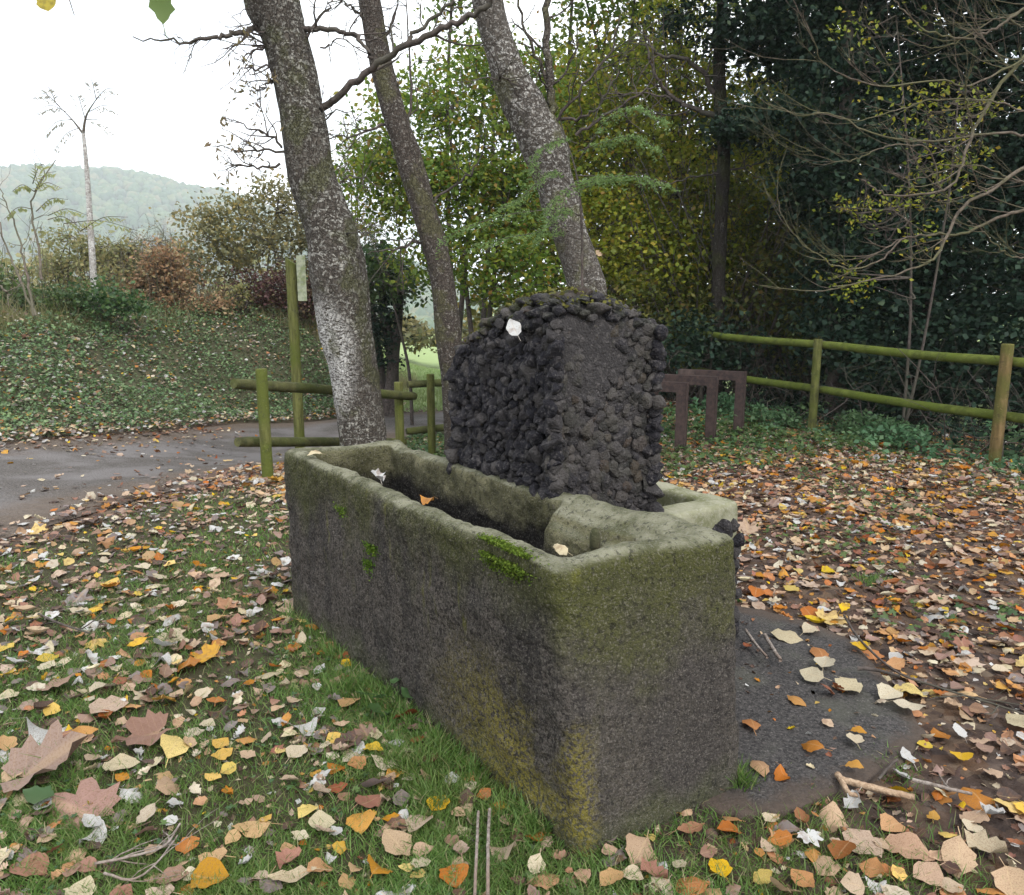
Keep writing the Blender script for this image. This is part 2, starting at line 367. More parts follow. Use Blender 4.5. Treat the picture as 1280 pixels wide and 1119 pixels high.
def height(x, y, noise=True):
    x = np.asarray(x, float); y = np.asarray(y, float); P = np.stack([x, y], -1)
    z = -.6 * ss(6, 12, y) * (1 - ss(0, 2.5, x)) * ss(-7.2, -3.4, x)
    d = sdist(P, FAR_EDGE); dn = sdist(P, NEAR_EDGE)
    endf = 1 - ss(-4.2, -2.2, x + .16 * np.maximum(y - 14, 0))
    z = z + (1.28 + .5 * ss(-7, -4.9, x)) * ss(.15, 3.6, d) * endf + .12 * ss(3, 9, d) * endf
    z = z - 7.0 * ss(26, 150, y) * (1 - ss(-30, 5, x)) - 22 * ss(150, 600, y) * (1 - ss(-60, 5, x))            # valley behind the bank
    z = z - 1.0 * ss(.6, 6, (x - 5.0) * .89 + (y - 7.6) * .46)    # ground falls away behind the right-hand fence
    z = z + 1.6 * ss(40, 90, y) * ss(-10, 10, x)
    if noise:
        offroad = 1 - ss(-.5, .1, -np.abs(d)) * 0 
        onroad = ((d < .1) & (dn > -.1)).astype(float)
        nz = (fbm(P * 1.3, 3, 5) - .5) * .05 + (fbm(P * 5, 3, 8) - .5) * .03
        nb = (fbm(P * .9, 4, 9) - .5) * .45 * ss(.3, 2, d)
        z = z + (1 - onroad) * nz * ss(0, .4, np.maximum(d, -dn)) + nb * endf
    return z
def axis(segs):
    out = [segs[0][0]]
    for a, b, n in segs: out += list(np.linspace(a, b, n + 1)[1:])
    return np.array(out)
def spread_axis(lo, a, b, hi, step, g=1.16):
    mid = np.arange(a, b + 1e-6, step); out = list(mid); s = step
    v = b
    while v < hi: s *= g; v += s; out.append(min(v, hi))
    s = step; v = a; pre = []
    while v > lo: s *= g; v -= s; pre.append(max(v, lo))
    return np.array(pre[::-1] + out)
gx = spread_axis(-1600, -9, 7, 1600, .09); gy = spread_axis(-60, .3, 18, 1850, .09)
X, Y = np.meshgrid(gx, gy, indexing='ij'); Zt = height(X.ravel(), Y.ravel())
nx, ny = len(gx), len(gy)
i, j = np.meshgrid(np.arange(nx - 1), np.arange(ny - 1), indexing='ij')
F = np.stack([i * ny + j, (i + 1) * ny + j, (i + 1) * ny + j + 1, i * ny + j + 1], -1).reshape(-1, 4)
P2 = np.stack([X.ravel(), Y.ravel()], -1)
TR_U = np.array([-.552, .834]); TR_W = np.array([.834, .552])
def grass_amount(P):
    """1 where turf grows, 0 on bare leaf mould"""
    P = np.asarray(P, float); side = (P - np.array([.45, 2.2])) @ TR_W      # to the right of the trough line
    left = 1 - ss(-.42, .05, side)
    left = np.maximum(left, .22 * (1 - ss(.2, .9, side)) )
    d = sdist(P, NEAR_EDGE)
    left = left * ss(.0, .5, -d)
    weeds = .5 * ss(6.4, 8.2, P[:, 1] + .35 * P[:, 0] - 1.0) * ss(.4, .62, fbm(P * 1.2, 3, 31))
    behind = ss(4.2, 5.4, P[:, 1]) * (1 - ss(.3, 1.3, P[:, 0])) * ss(.1, .6, -d)
    mead = ss(16, 18, P[:, 1]) * (P[:, 0] > -4)
    return np.clip(np.maximum.reduce([left, weeds, behind, mead * 1.0]), 0, 1)
dF = sdist(P2, FAR_EDGE)
A = np.zeros((len(P2), 3)); A[:, 0] = grass_amount(P2); A[:, 1] = ss(.0, .6, dF) * (P2[:, 0] < -2.2); A[:, 2] = ss(15.5, 17, P2[:, 1]) * ss(-3.8, -2.5, P2[:, 0] + .16 * np.maximum(P2[:, 1] - 14, 0))
s = NT('ground'); a = s.sep(s.attr())
soil = s.ramp(s.noise(9, 6, .65), [(.3, (.022, .016, .015)), (.5, (.055, .04, .034)), (.7, (.12, .088, .07))])
vc = s.vor(16, 'F1', 1); lit = s.n('ShaderNodeSeparateXYZ'); s.l(vc, lit.inputs[0])
litc = s.ramp(lit.outputs[0], [(0, (.10, .055, .03)), (.25, (.16, .11, .07)), (.5, (.06, .038, .028)), (.75, (.13, .065, .028)), (1, (.19, .15, .11))])
ground = s.mix(s.math('MULTIPLY', s.rng(s.noise(3, 3), .4, .6, .2, .75), s.rng(s.math('ABSOLUTE', s.math('SUBTRACT', lit.outputs[1], .5)), .1, .2, 0, 1)), soil, litc)
turf = s.mix(s.noise(22, 5, .7), (.028, .030, .014), (.085, .075, .042))
bank = s.mix(s.noise(14, 5, .7), (.04, .05, .025), (.10, .09, .055))
mead = s.mix(s.noise(1.2, 5, .7), (.20, .27, .11), (.28, .34, .15))
c = s.mix(a[0], ground, turf); c = s.mix(s.math('MULTIPLY', a[1], s.math('SUBTRACT', 1, a[2])), c, bank); c = s.mix(a[2], c, mead)
M['ground'] = s.fin(s.pbr(c, .95, s.bump(s.noise(40, 6, .7), .8, .03), .15))
mb = MB(); mb.add(np.c_[P2, Zt], F, A); g = mb.build('ground', M['ground'], smooth=True); tag(g, kind='structure')
HG = lambda x, y: float(height(np.array([x]), np.array([y]))[0])
def dirt(P): return np.c_[P, height(P[:, 0], P[:, 1])]

# track: worn tarmac strip between the two edges
def resample(L, n):
    t = np.r_[0, np.cumsum(np.linalg.norm(np.diff(L, axis=0), axis=1))]; u = np.linspace(0, t[-1], n)
    q = np.c_[np.interp(u, t, L[:, 0]), np.interp(u, t, L[:, 1])]
    for _ in range(6): q[1:-1] = (q[:-2] + q[2:] + 2 * q[1:-1]) / 4
    return q
nE = resample(NEAR_EDGE, 420); fE = resample(FAR_EDGE, 420); k = 44; t = np.linspace(0, 1, k)[None, :, None]
R_ = nE[:, None] * (1 - t) + fE[:, None] * t; R2 = R_.reshape(-1, 2)
zr = height(R2[:, 0], R2[:, 1]) + .010 + .02 * np.tile(np.sin(np.linspace(0, math.pi, k)), 420)
i, j = np.meshgrid(np.arange(419), np.arange(k - 1), indexing='ij')
F = np.stack([i * k + j, (i + 1) * k + j, (i + 1) * k + j + 1, i * k + j + 1], -1).reshape(-1, 4)
A = np.zeros((len(R2), 3)); A[:, 1] = np.tile(np.linspace(0, 1, k), 420)
s = NT('track'); a = s.sep(s.attr()); 
tc = s.mix(s.rng(s.noise(60, 5, .75), .35, .65), (.05, .044, .039), (.165, .148, .135)); tc = s.mix(s.rng(s.noise(1.1, 5, .6), .42, .62), tc, (.17, .156, .15))
ed = s.rng(s.math('ABSOLUTE', s.math('SUBTRACT', s.math('ADD', a[1], s.math('MULTIPLY', s.math('SUBTRACT', s.noise(2.3, 4), .5), .3)), .52)), .26, .42, 0, .85)
tc = s.mix(ed, tc, s.mix(s.noise(30, 4), (.06, .045, .034), (.18, .135, .10)))
gr = s.vor(55, 'F1', 0)
M['track'] = s.fin(s.pbr(tc, s.rng(s.noise(1.4, 3), .4, .6, .72, .92), s.bump(s.math('ADD', s.math('ADD', s.noise(120, 3), gr), s.math('MULTIPLY', s.noise(14, 4), 1.5)), 1.0, .014), .2))
mb = MB(); mb.add(np.c_[R2, zr], F, A); tag(mb.build('track', M['track'], smooth=True), kind='structure')

# ------------------------------------------------------------------ far wooded hill
rngh = rs(3)
hx = np.linspace(-420, 60, 260); hy = np.linspace(170, 560, 150); HX, HY = np.meshgrid(hx, hy, indexing='ij')
pp = np.stack([HX.ravel(), HY.ravel()], -1)
ridge = np.interp(HX.ravel(), [-420, -330, -230, -170, -130, -90, -20, 60], [48, 57, 63, 62, 54, 37, 15, 2])
prof = ss(170, 370, HY.ravel()) * (1 - .5 * ss(400, 560, HY.ravel()))
hz = -9 + ridge * prof * (1 + .10 * (fbm(pp * .012, 4, 2) - .5)) + (fbm(pp * .05, 3, 4) - .5) * 5
i, j = np.meshgrid(np.arange(259), np.arange(149), indexing='ij')
F = np.stack([i * 150 + j, (i + 1) * 150 + j, (i + 1) * 150 + j + 1, i * 150 + j + 1], -1).reshape(-1, 4)
M['hill'] = mat_wood('hill_ground', (.03, .05, .02), (.06, .08, .03), (.05, .06, .03), .05, .3, (1, 1, 1))
mb = MB(); mb.add(np.c_[pp, hz] * 3, F); tag(mb.build('hills', M['hill'], smooth=True), kind='structure')
# its tree cover, one mass of rounded crowns
n = 16000; q = np.c_[rngh.uniform(-400, 20, n), 175 + 230 * rngh.rand(n) ** 1.1]
def hillz(q):
    r = np.interp(q[:, 0], [-420, -330, -230, -170, -130, -90, -20, 60], [48, 57, 63, 62, 54, 37, 15, 2]); p = ss(170, 370, q[:, 1]) * (1 - .5 * ss(400, 560, q[:, 1]))
    return -9 + r * p * (1 + .10 * (fbm(q * .012, 4, 2) - .5)) + (fbm(q * .05, 3, 4) - .5) * 5
bm = bmesh.new(); bmesh.ops.create_icosphere(bm, subdivisions=2, radius=1); iv = np.array([v.co[:] for v in bm.verts]); itf = np.array([[v.index for v in f.verts] for f in bm.faces]); bm.free()
bm = bmesh.new(); bmesh.ops.create_icosphere(bm, subdivisions=3, radius=1); iv3 = np.array([v.co[:] for v in bm.verts]); itf3 = np.array([[v.index for v in f.verts] for f in bm.faces]); bm.free()
mb = MB(); qz = hillz(q); S = rngh.uniform(1.1, 2.3, n)
W = iv[None] * (1 + .55 * (vnoise(np.tile(iv * 2.2, (n, 1)) + np.repeat(q.sum(1), len(iv))[:, None], 3).reshape(n, -1, 1) - .5)) * (S[:, None, None] * np.array([1, 1, 1.15]))
W = W + np.c_[q, qz + S * .7][:, None, :]
AA = np.zeros((n, len(iv), 3)); AA[:, :, 0] = rngh.rand(n)[:, None]
mb.add(W.reshape(-1, 3) * 3, (itf[None] + (np.arange(n) * len(iv))[:, None, None]).reshape(-1, 3), AA.reshape(-1, 3))
M['hilltree'] = mat_leaf('hill_canopy', [(0, (.03, .07, .03)), (.4, (.06, .11, .045)), (.7, (.10, .14, .05)), (.9, (.15, .13, .06)), (1, (.05, .09, .045))], .1, .8, .1, .3, .4, (.03, .05, .025))
tag(mb.build('hill_woods', M['hilltree'], smooth=True), 'distant wooded hillside fading into pale haze', 'woods', kind='stuff')

# ------------------------------------------------------------------ worn-stone solids: union of bevelled boxes, remeshed and softened
def remesh(boxes, voxel, smooth=8, bev=.02):
    """boxes: list of 8-corner arrays or (min, max); returns verts, faces of the softened union"""
    bm = bmesh.new()
    for (lo, hi) in boxes:
        r = bmesh.ops.create_cube(bm, size=1.0); vs = r['verts']
        for v in vs: v.co = Vector([lo[a] + (hi[a] - lo[a]) * (v.co[a] + .5) for a in range(3)])
        if bev:
            es = list({e for v in vs for e in v.link_edges}); bmesh.ops.bevel(bm, geom=es, offset=bev, segments=3, profile=.5, affect='EDGES')
    me = bpy.data.meshes.new('tmp'); bm.to_mesh(me); bm.free(); o = bpy.data.objects.new('tmp', me); COL.objects.link(o)
    md = o.modifiers.new('r', 'REMESH'); md.mode = 'VOXEL'; md.voxel_size = voxel
    sm = o.modifiers.new('s', 'SMOOTH'); sm.iterations = smooth; sm.factor = .5
    dg = bpy.context.evaluated_depsgraph_get(); ev = o.evaluated_get(dg); m2 = ev.to_mesh()
    V = np.empty(len(m2.vertices) * 3, np.float32); m2.vertices.foreach_get('co', V); V = V.reshape(-1, 3).astype(float)
    L = np.empty(len(m2.loops), np.int32); m2.loops.foreach_get('vertex_index', L)
    T = np.empty(len(m2.polygons), np.int32); m2.polygons.foreach_get('loop_total', T)
    F = L.reshape(-1, 4) if (T == 4).all() else None
    ev.to_mesh_clear(); bpy.data.objects.remove(o); bpy.data.meshes.remove(me)
    return V, F

# ------------------------------------------------------------------ stone trough
L_, W_, H_ = 2.25, .62, .88
bot = {'n': np.array([.205, 2.035]), 'r': np.array([.775, 2.375]), 'f': np.array([-1.17, 3.93]), 'g': np.array([-.62, 4.25])}
top = {'n': np.array([.112, 2.045]), 'r': np.array([.695, 2.315]), 'f': np.array([-1.145, 3.83]), 'g': np.array([-.60, 4.14])}
def warp(V):
    s = (V[:, 0] / L_)[:, None]; t = (V[:, 1] / W_)[:, None]; z = (V[:, 2] / H_)[:, None]
    def bl(q): return (1 - s) * ((1 - t) * q['n'] + t * q['r']) + s * ((1 - t) * q['f'] + t * q['g'])
    return np.c_[bl(bot) * (1 - z) + bl(top) * z, V[:, 2]]
boxes = [((0, 0, -.12), (L_, W_, .46)),
         ((0, 0, .3), (L_, .09, H_)), ((0, 0, .3), (.095, W_, H_)), ((L_ - .11, 0, .3), (L_, W_, H_)),
         ((0, W_ - .115, .3), (L_, W_, H_ - .015)), ((.02, W_ - .10, .35), (.72, W_ - .005, H_ + .004)), ((.04, W_ - .14, .35), (.72, W_ - .03, H_ - .012)), ((.04, W_ - .18, .35), (.71, W_ - .03, H_ - .042)), ((.04, W_ - .215, .35), (.70, W_ - .03, H_ - .085)), ((.04, W_ - .23, .35), (.69, W_ - .03, H_ - .14))]
V, F = remesh(boxes, .0095, 20, .035)
P = warp(V); nrm_ = rs(0); P = P + (fbm(P * 6, 4, 3)[:, None] - .5) * .024 + (fbm(P * 30, 3, 13)[:, None] - .5) * (.014 - .006 * ss(.8, .88, V[:, 2]))[:, None]
# rim undulates and sags a little
P[:, 2] += ss(.6, .88, V[:, 2]) * ((fbm(P[:, :2] * 3, 2, 7) - .5) * .03 + .03 * (V[:, 1] / W_) * (1 - V[:, 0] / .9).clip(0, 1))
A = np.zeros((len(P), 3)); A[:, 0] = V[:, 0] / L_; A[:, 1] = V[:, 1] / W_; A[:, 2] = V[:, 2] / H_
s = NT('trough_stone'); a = s.sep(s.attr()); co = s.coord(); nz = s.sep(s.n('ShaderNodeNewGeometry').outputs['Normal'])[2]
grit = s.noise(75, 5, .75); coarse = s.noise(17, 5, .6)
cdark = s.mix(s.rng(grit, .38, .60), (.018, .015, .013), (.11, .095, .082)); 
streak = s.noise(5.5, 5, .6, s.gen((1, 1, .16)))
c = s.mix(s.rng(streak, .46, .62, 0, .6), cdark, s.mix(grit, (.009, .008, .009), (.034, .031, .031)))
c = s.mix(s.rng(coarse, .55, .72, 0, .35), c, (.085, .08, .07))
# end face is paler and browner than the long face
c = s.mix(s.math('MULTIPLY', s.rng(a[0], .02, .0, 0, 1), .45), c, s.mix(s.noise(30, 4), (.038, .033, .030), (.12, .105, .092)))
# olive algae down from the rim and up from the foot
alg = s.math('MULTIPLY', s.rng(s.math('ADD', a[2], s.math('MULTIPLY', s.math('SUBTRACT', s.noise(4.5, 5, .6, s.gen((1, 1, .4))), .5), 1.0)), .62, 1.0), s.rng(grit, .3, .6, .5, 1))
c = s.mix(s.math('MULTIPLY', alg, .85), c, s.mix(s.noise(26, 4), (.026, .030, .006), (.095, .102, .022)))
al2 = s.math('MULTIPLY', s.math('MULTIPLY', s.rng(a[0], .04, .0), s.rng(s.math('ADD', a[2], s.math('MULTIPLY', s.math('SUBTRACT', s.noise(3.2, 5, .65), .5), .8)), .48, .78)), s.rng(grit, .35, .6, .4, 1)); c = s.mix(s.math('MULTIPLY', s.math('MULTIPLY', al2, s.rng(s.noise(8, 5, .7), .35, .6, .35, 1)), .85), c, (.080, .083, .022))
low = s.rng(s.math('ADD', a[2], s.math('MULTIPLY', s.math('SUBTRACT', s.noise(6, 4), .5), .5)), .22, .0); c = s.mix(s.math('MULTIPLY', low, .5), c, (.075, .085, .03))
# yellow lichen near the corner and in streaks
ydis = s.math('MULTIPLY', s.rng(a[0], .10, .42, 1, 0), s.rng(a[1], .015, .16, 1, .04)); yh = s.rng(a[2], .66, .3, 0, 1)
yl = s.math('MULTIPLY', s.math('MULTIPLY', ydis, yh), s.math('MULTIPLY', s.rng(s.noise(2.6, 4, .6), .40, .55), s.rng(s.noise(70, 4, .7), .42, .54)))
c = s.mix(s.math('MULTIPLY', yl, .8), c, (.22, .185, .026))
ys = s.math('MULTIPLY', s.rng(s.noise(7, 4, .55, s.gen((1, 1, .22))), .60, .68), s.rng(a[2], .35, .75)); c = s.mix(s.math('MULTIPLY', ys, .7), c, (.15, .15, .02))
# paler tone on the upward-facing rim
rim = s.math('MULTIPLY', s.rng(nz, .25, .85), s.rng(a[2], .80, .93))
rc = s.mix(s.rng(s.noise(9, 5, .6), .35, .65), (.085, .088, .045), (.24, .235, .16)); rc = s.mix(s.rng(grit, .5, .75, 0, .5), rc, (.33, .32, .27))
c = s.mix(rim, c, rc)
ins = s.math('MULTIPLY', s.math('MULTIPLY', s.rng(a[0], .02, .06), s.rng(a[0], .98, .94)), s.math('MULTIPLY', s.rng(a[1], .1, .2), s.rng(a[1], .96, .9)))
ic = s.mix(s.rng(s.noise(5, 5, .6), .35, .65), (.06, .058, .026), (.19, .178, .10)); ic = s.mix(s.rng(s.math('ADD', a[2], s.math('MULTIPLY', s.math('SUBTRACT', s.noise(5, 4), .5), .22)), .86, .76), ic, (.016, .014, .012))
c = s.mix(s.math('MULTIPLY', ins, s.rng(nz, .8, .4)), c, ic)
pit = s.rng(s.vor(95), .1, .5); h = s.math('ADD', s.math('MULTIPLY', grit, .7), s.math('MULTIPLY', s.noise(190, 3, .6), .35)); h = s.math('ADD', h, s.math('ADD', coarse, s.math('MULTIPLY', pit, .12)))
fl = s.rng(s.noise(125, 3, .7), .54, .63); c = s.mix(s.math('MULTIPLY', fl, .38), c, (.27, .245, .21))
c = s.mix(s.math('MULTIPLY', s.rng(s.noise(48, 4, .7), .46, .36), .6), c, (.010, .009, .009))
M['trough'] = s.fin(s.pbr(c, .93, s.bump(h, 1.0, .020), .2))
tr = thing('stone_trough', 'long rough grey stone water trough with mossy olive rim, standing in the foreground', 'trough', (-.2, 3.1, 0))
mb = MB(); mb.add(P, F, A); mb.build('basin', M['trough'], tr, smooth=True)
# silt and dead leaves lying in the bottom
s = NT('silt'); M['silt'] = s.fin(s.pbr(s.mix(s.rng(s.noise(60, 4, .7), .4, .65), (.012, .010, .012), (.07, .055, .05)), .85, s.bump(s.noise(80, 4), 1, .02), .3))
u_, v_ = np.meshgrid(np.linspace(.09, L_ - .09, 110), np.linspace(.08, W_ - .10, 26), indexing='ij'); zz = .55 + (fbm(np.stack([u_.ravel(), v_.ravel()], -1) * 9, 4, 5) - .5) * .07
B = warp(np.c_[u_.ravel(), v_.ravel(), zz]); i, j = np.meshgrid(np.arange(109), np.arange(25), indexing='ij')
mb = MB(); mb.add(B, np.stack([i * 26 + j, (i + 1) * 26 + j, (i + 1) * 26 + j + 1, i * 26 + j + 1], -1).reshape(-1, 4)); tag(mb.build('silt', M['silt'], tr, smooth=True))
# overflow pipe with a knurled collar and rounded cap
M['brass'] = mat_wood('old_metal', (.035, .032, .02), (.10, .09, .055), (.04, .045, .02), 20, .3, (1, 1, 1))
bp = on(742, 700, .66); bp = np.array([bp[0], bp[1], .55])
bp[:2] = warp(np.array([[.20, .255, .7]]))[0, :2]
mb = MB(); zs = [.55, .80, .803, .812, .815, .818, .827, .830, .833, .842, .846, .85, .88, .90, .912, .916]; rr = [.012, .012, .018, .018, .014, .018, .018, .014, .018, .018, .013, .016, .0175, .016, .010, .002]
tube(mb, [bp * [1, 1, 0] + [0, 0, z] for z in zs], rr, 14); mb.build('overflow_pipe', M['brass'], tr, smooth=True)
for z in (.806, .812, .818, .824): pass
# moss cushion on the rim: a swarm of tiny upright tufts
M['moss'] = mat_leaf('moss', [(0, (.04, .09, .008)), (.6, (.09, .17, .02)), (1, (.14, .20, .03))], .2, .9, .1)
rng = rs(8); mb = MB()
for (cx_, cs, ss_, ns, zt) in ((.22, .0, .045, 3600, .862), (.33, .0, .03, 900, .855), (1.22, -.0, .03, 700, .64), (1.26, 0, .02, 500, .56), (1.5, 0, .03, 300, .74)):
    q = np.c_[rng.normal(cx_, ss_ , ns), np.abs(rng.normal(0, .018, ns)) , zt - np.abs(rng.normal(0, .026, ns))]
    q[:, 2] = np.where(q[:, 2] > .84, .882 - .12 * (np.maximum(.035 - q[:, 1], 0) ) * 6 * .12, q[:, 2]); q[:, 1] -= np.where(q[:, 2] < .86, .012, 0)
    w_ = warp(q) + rng.normal(0, .003, (ns, 3)); rand_scatter(mb, T_FAR, w_, .009, rng, (.2, 1.5))
mb.build('moss_cushion', M['moss'], tr)

# ------------------------------------------------------------------ lava-stone block
P0 = np.array([.155, 2.90]); SL, SW = .80, .56
def blk(s_, t_, z_): return np.c_[P0[0] + TR_U[0] * s_ + TR_W[0] * t_, P0[1] + TR_U[1] * s_ + TR_W[1] * t_, z_]
def ztop(s_, t_):
    s_ = np.asarray(s_, float); t_ = np.asarray(t_, float)
    e = np.minimum.reduce([s_, SL - s_, t_, SW - t_]); 
    return 1.645 - .21 * np.clip((s_ - .2) / .6, 0, 1) ** 1.7 - .065 * ((t_ - .20) / .34) ** 2 - .035 * np.clip((.2 - s_) / .2, 0, 1) ** 2 + .03 * (fbm(np.stack([s_, t_], -1) * 7, 2, 3) - .5 if s_.ndim else 0) - .075 * (1 - ss(-.02, .13, e))
s = NT('lava_stone'); a = s.sep(s.attr()); 
cs = s.ramp(a[0], [(0, (.010, .0095, .013)), (.35, (.019, .0175, .021)), (.6, (.034, .031, .031)), (.85, (.068, .061, .056)), (.93, (.050, .037, .029)), (1, (.042, .032, .026))])
cs = s.mix(s.rng(s.noise(45, 5, .7), .48, .68), cs, (.075, .068, .066)); cs = s.mix(s.math('MULTIPLY', a[2], s.rng(s.noise(9, 4), .45, .58)), cs, (.04, .044, .014))
cs = s.mix(s.math('MULTIPLY', s.rng(s.noise(90, 2), .6, .75), .3), cs, (.16, .15, .14))
M['lava'] = s.fin(s.pbr(cs, .88, s.bump(s.math('ADD', s.noise(60, 6, .75), s.math('MULTIPLY', s.vor(110), .5)), 1.0, .012), .25))
def stones(mb, C, N_, size, rng, squash=.75, rnd=None, moss=0.0, near=True):
    """irregular angular stones centred at C, flattened along the face normal N_"""
    n = len(C); iv_, it_ = (iv3, itf3) if near else (iv, itf)
    d = iv_[None] * np.ones((n, 1, 1)); off = rng.uniform(0, 99, (n, 1, 3))
    r = 1 + .75 * (vnoise((d * 1.25 + off).reshape(-1, 3), 5).reshape(n, -1, 1) - .5) + .34 * (vnoise((d * 3.3 + off).reshape(-1, 3), 6).reshape(n, -1, 1) - .5) + .12 * (vnoise((d * 8 + off).reshape(-1, 3), 9).reshape(n, -1, 1) - .5)
    ax = rng.uniform(.72, 1.3, (n, 1, 3)); V = d * r * ax
    for _ in range(9):
        pn = rng.normal(size=(n, 1, 3)); pn /= np.linalg.norm(pn, axis=2, keepdims=True); e_ = np.maximum((V * pn).sum(-1, keepdims=True) - rng.uniform(.48, .80, (n, 1, 1)), 0); V = V - pn * e_ * .9
    V = V * 1.22
    Q = rng.normal(size=(n, 3, 3)); Q = np.linalg.qr(Q)[0]; V = np.einsum('nij,nvj->nvi', Q, V)
    Nn = N_ / np.linalg.norm(N_, axis=1, keepdims=True); dn = (V * Nn[:, None]).sum(-1, keepdims=True); V = V - (1 - squash) * dn * Nn[:, None]
    V = V * size[:, None, None] + C[:, None, :]
    AA = np.zeros((n, len(iv_), 3)); AA[:, :, 0] = (rng.rand(n) if rnd is None else rnd)[:, None]; AA[:, :, 2] = np.broadcast_to(moss, (n,))[:, None]
    mb.add(V.reshape(-1, 3), (it_[None] + (np.arange(n) * len(iv_))[:, None, None]).reshape(-1, 3), AA.reshape(-1, 3))
def poisson(n, w, h, d, rng):
    pts = []
    for _ in range(n):
        p = np.array([rng.uniform(0, w), rng.uniform(0, h)])
        if all((p[0] - q[0]) ** 2 + (p[1] - q[1]) ** 2 > d * d for q in pts): pts.append(p)
    return np.array(pts)
rng = rs(21)
lb = thing('lava_stone_block', 'squat block of dark rough lava stones built on the back wall of the trough', 'stone block', (*blk(np.array([SL / 2]), np.array([SW / 2]), np.array([0.]))[0][:2], 0))
V, F = remesh([((.035, .035, .78), (SL - .035, SW - .035, 1.66)), ((.035, .16, -.1), (SL - .035, SW - .035, .9))], .02, 6, .03)
zt = ztop(V[:, 0], V[:, 1]) - .035; V[:, 2] = np.where(V[:, 2] > 1.2, 1.2 + (V[:, 2] - 1.2) * (zt - 1.2) / .46, V[:, 2])
P = blk(V[:, 0], V[:, 1], V[:, 2]); P = P + (fbm(P * 14, 4, 2)[:, None] - .5) * .03
mb = MB(); mb.add(P, F, np.array([.62, 0, 0])); mb.build('mortar_core', M['lava'], lb, smooth=True)
mb = MB()
q = poisson(5200, SL - .02, .78, .030, rng); s_ = q[:, 0] + .01; z_ = .86 + q[:, 1]; ok = z_ < ztop(s_, s_ * 0) - .01; s_, z_ = s_[ok], z_[ok]      # left face
C = blk(s_, .028 + rng.uniform(-.012, .008, len(s_)), z_); stones(mb, C, np.tile([-TR_W[0], -TR_W[1], 0], (len(C), 1)), rng.uniform(.016, .035, len(C)), rng, .85, rng.rand(len(C)) * .75, ss(1.45, 1.6, z_) * .6)
q = poisson(5200, SW - .05, .95, .031, rng); t_ = q[:, 0] + .02; z_ = .66 + q[:, 1]; ok = z_ < ztop(t_ * 0, t_) - .01; t_, z_ = t_[ok], z_[ok]                 # right face, more mortar
flat = ss(1.15, 1.35, z_) * (1 - ss(.3, .45, t_))
C = blk(.034 + rng.uniform(-.008, .008, len(t_)) + .014 * flat, t_, z_); stones(mb, C, np.tile([-TR_U[0], -TR_U[1], 0], (len(C), 1)), rng.uniform(.016, .037, len(C)) * (1 - .25 * flat), rng, .5, .4 + .55 * rng.rand(len(C)), .15)
q = poisson(1400, SL, 1.5, .055, rng); ok = q[:, 1] < ztop(q[:, 0], SW + q[:, 0] * 0); q = q[ok]                                                        # back face
C = blk(q[:, 0], SW - .03 + 0 * q[:, 0], q[:, 1]); stones(mb, C, np.tile([TR_W[0], TR_W[1], 0], (len(C), 1)), rng.uniform(.03, .045, len(C)), rng, .8, near=False)
q = poisson(1200, SW, 1.5, .055, rng); ok = q[:, 1] < ztop(SL + q[:, 0] * 0, q[:, 0]); q = q[ok]                                                        # far end
C = blk(SL - .03 + 0 * q[:, 0], q[:, 0], q[:, 1]); stones(mb, C, np.tile([TR_U[0], TR_U[1], 0], (len(C), 1)), rng.uniform(.03, .045, len(C)), rng, .8, near=False)
q = poisson(2400, SL - .06, SW - .06, .038, rng) + .03; C = blk(q[:, 0], q[:, 1], ztop(q[:, 0], q[:, 1]) - .028)
stones(mb, C, np.tile([0, 0, 1.], (len(C), 1)), rng.uniform(.020, .042, len(C)), rng, .62, rng.rand(len(C)), .25 + .5 * (q[:, 0] > .2))
# corners
for (s0, t0) in ((.0, .0), (.0, SW), (SL, 0), (SL, SW)):
    z_ = np.arange(.70 if s0 == 0 else .88, ztop(s0, t0) - .01, .042) + rng.uniform(-.01, .01, len(np.arange(.70 if s0 == 0 else .88, ztop(s0, t0) - .01, .042)))
    if t0 == 0: z_ = z_[z_ > .87]
    C = blk(s0 + .025 * (1 if s0 == 0 else -1) + 0 * z_, t0 + .025 * (1 if t0 == 0 else -1) + 0 * z_, z_)
    stones(mb, C, np.tile([0, 0, 1.], (len(C), 1)), rng.uniform(.026, .036, len(C)), rng, .9, rng.rand(len(C)) * .8)
o = mb.build('stone_facing', M['lava'], lb)
mb = MB(); q = rng.rand(900, 2) * [SL - .08, SW - .08] + .04; ok = fbm(q * 5, 3, 4) > .44; q = q[ok]
C = blk(q[:, 0], q[:, 1], ztop(q[:, 0], q[:, 1]) + .002); M['moss_dry'] = mat_leaf('moss_dry', [(0, (.05, .055, .012)), (1, (.12, .11, .03))], .1, .9, .1)
rand_scatter(mb, T_FAR, C, .02, rng, (.2, 1.3)); tag(mb.build('dry_moss', M['moss_dry'], lb), kind='stuff')

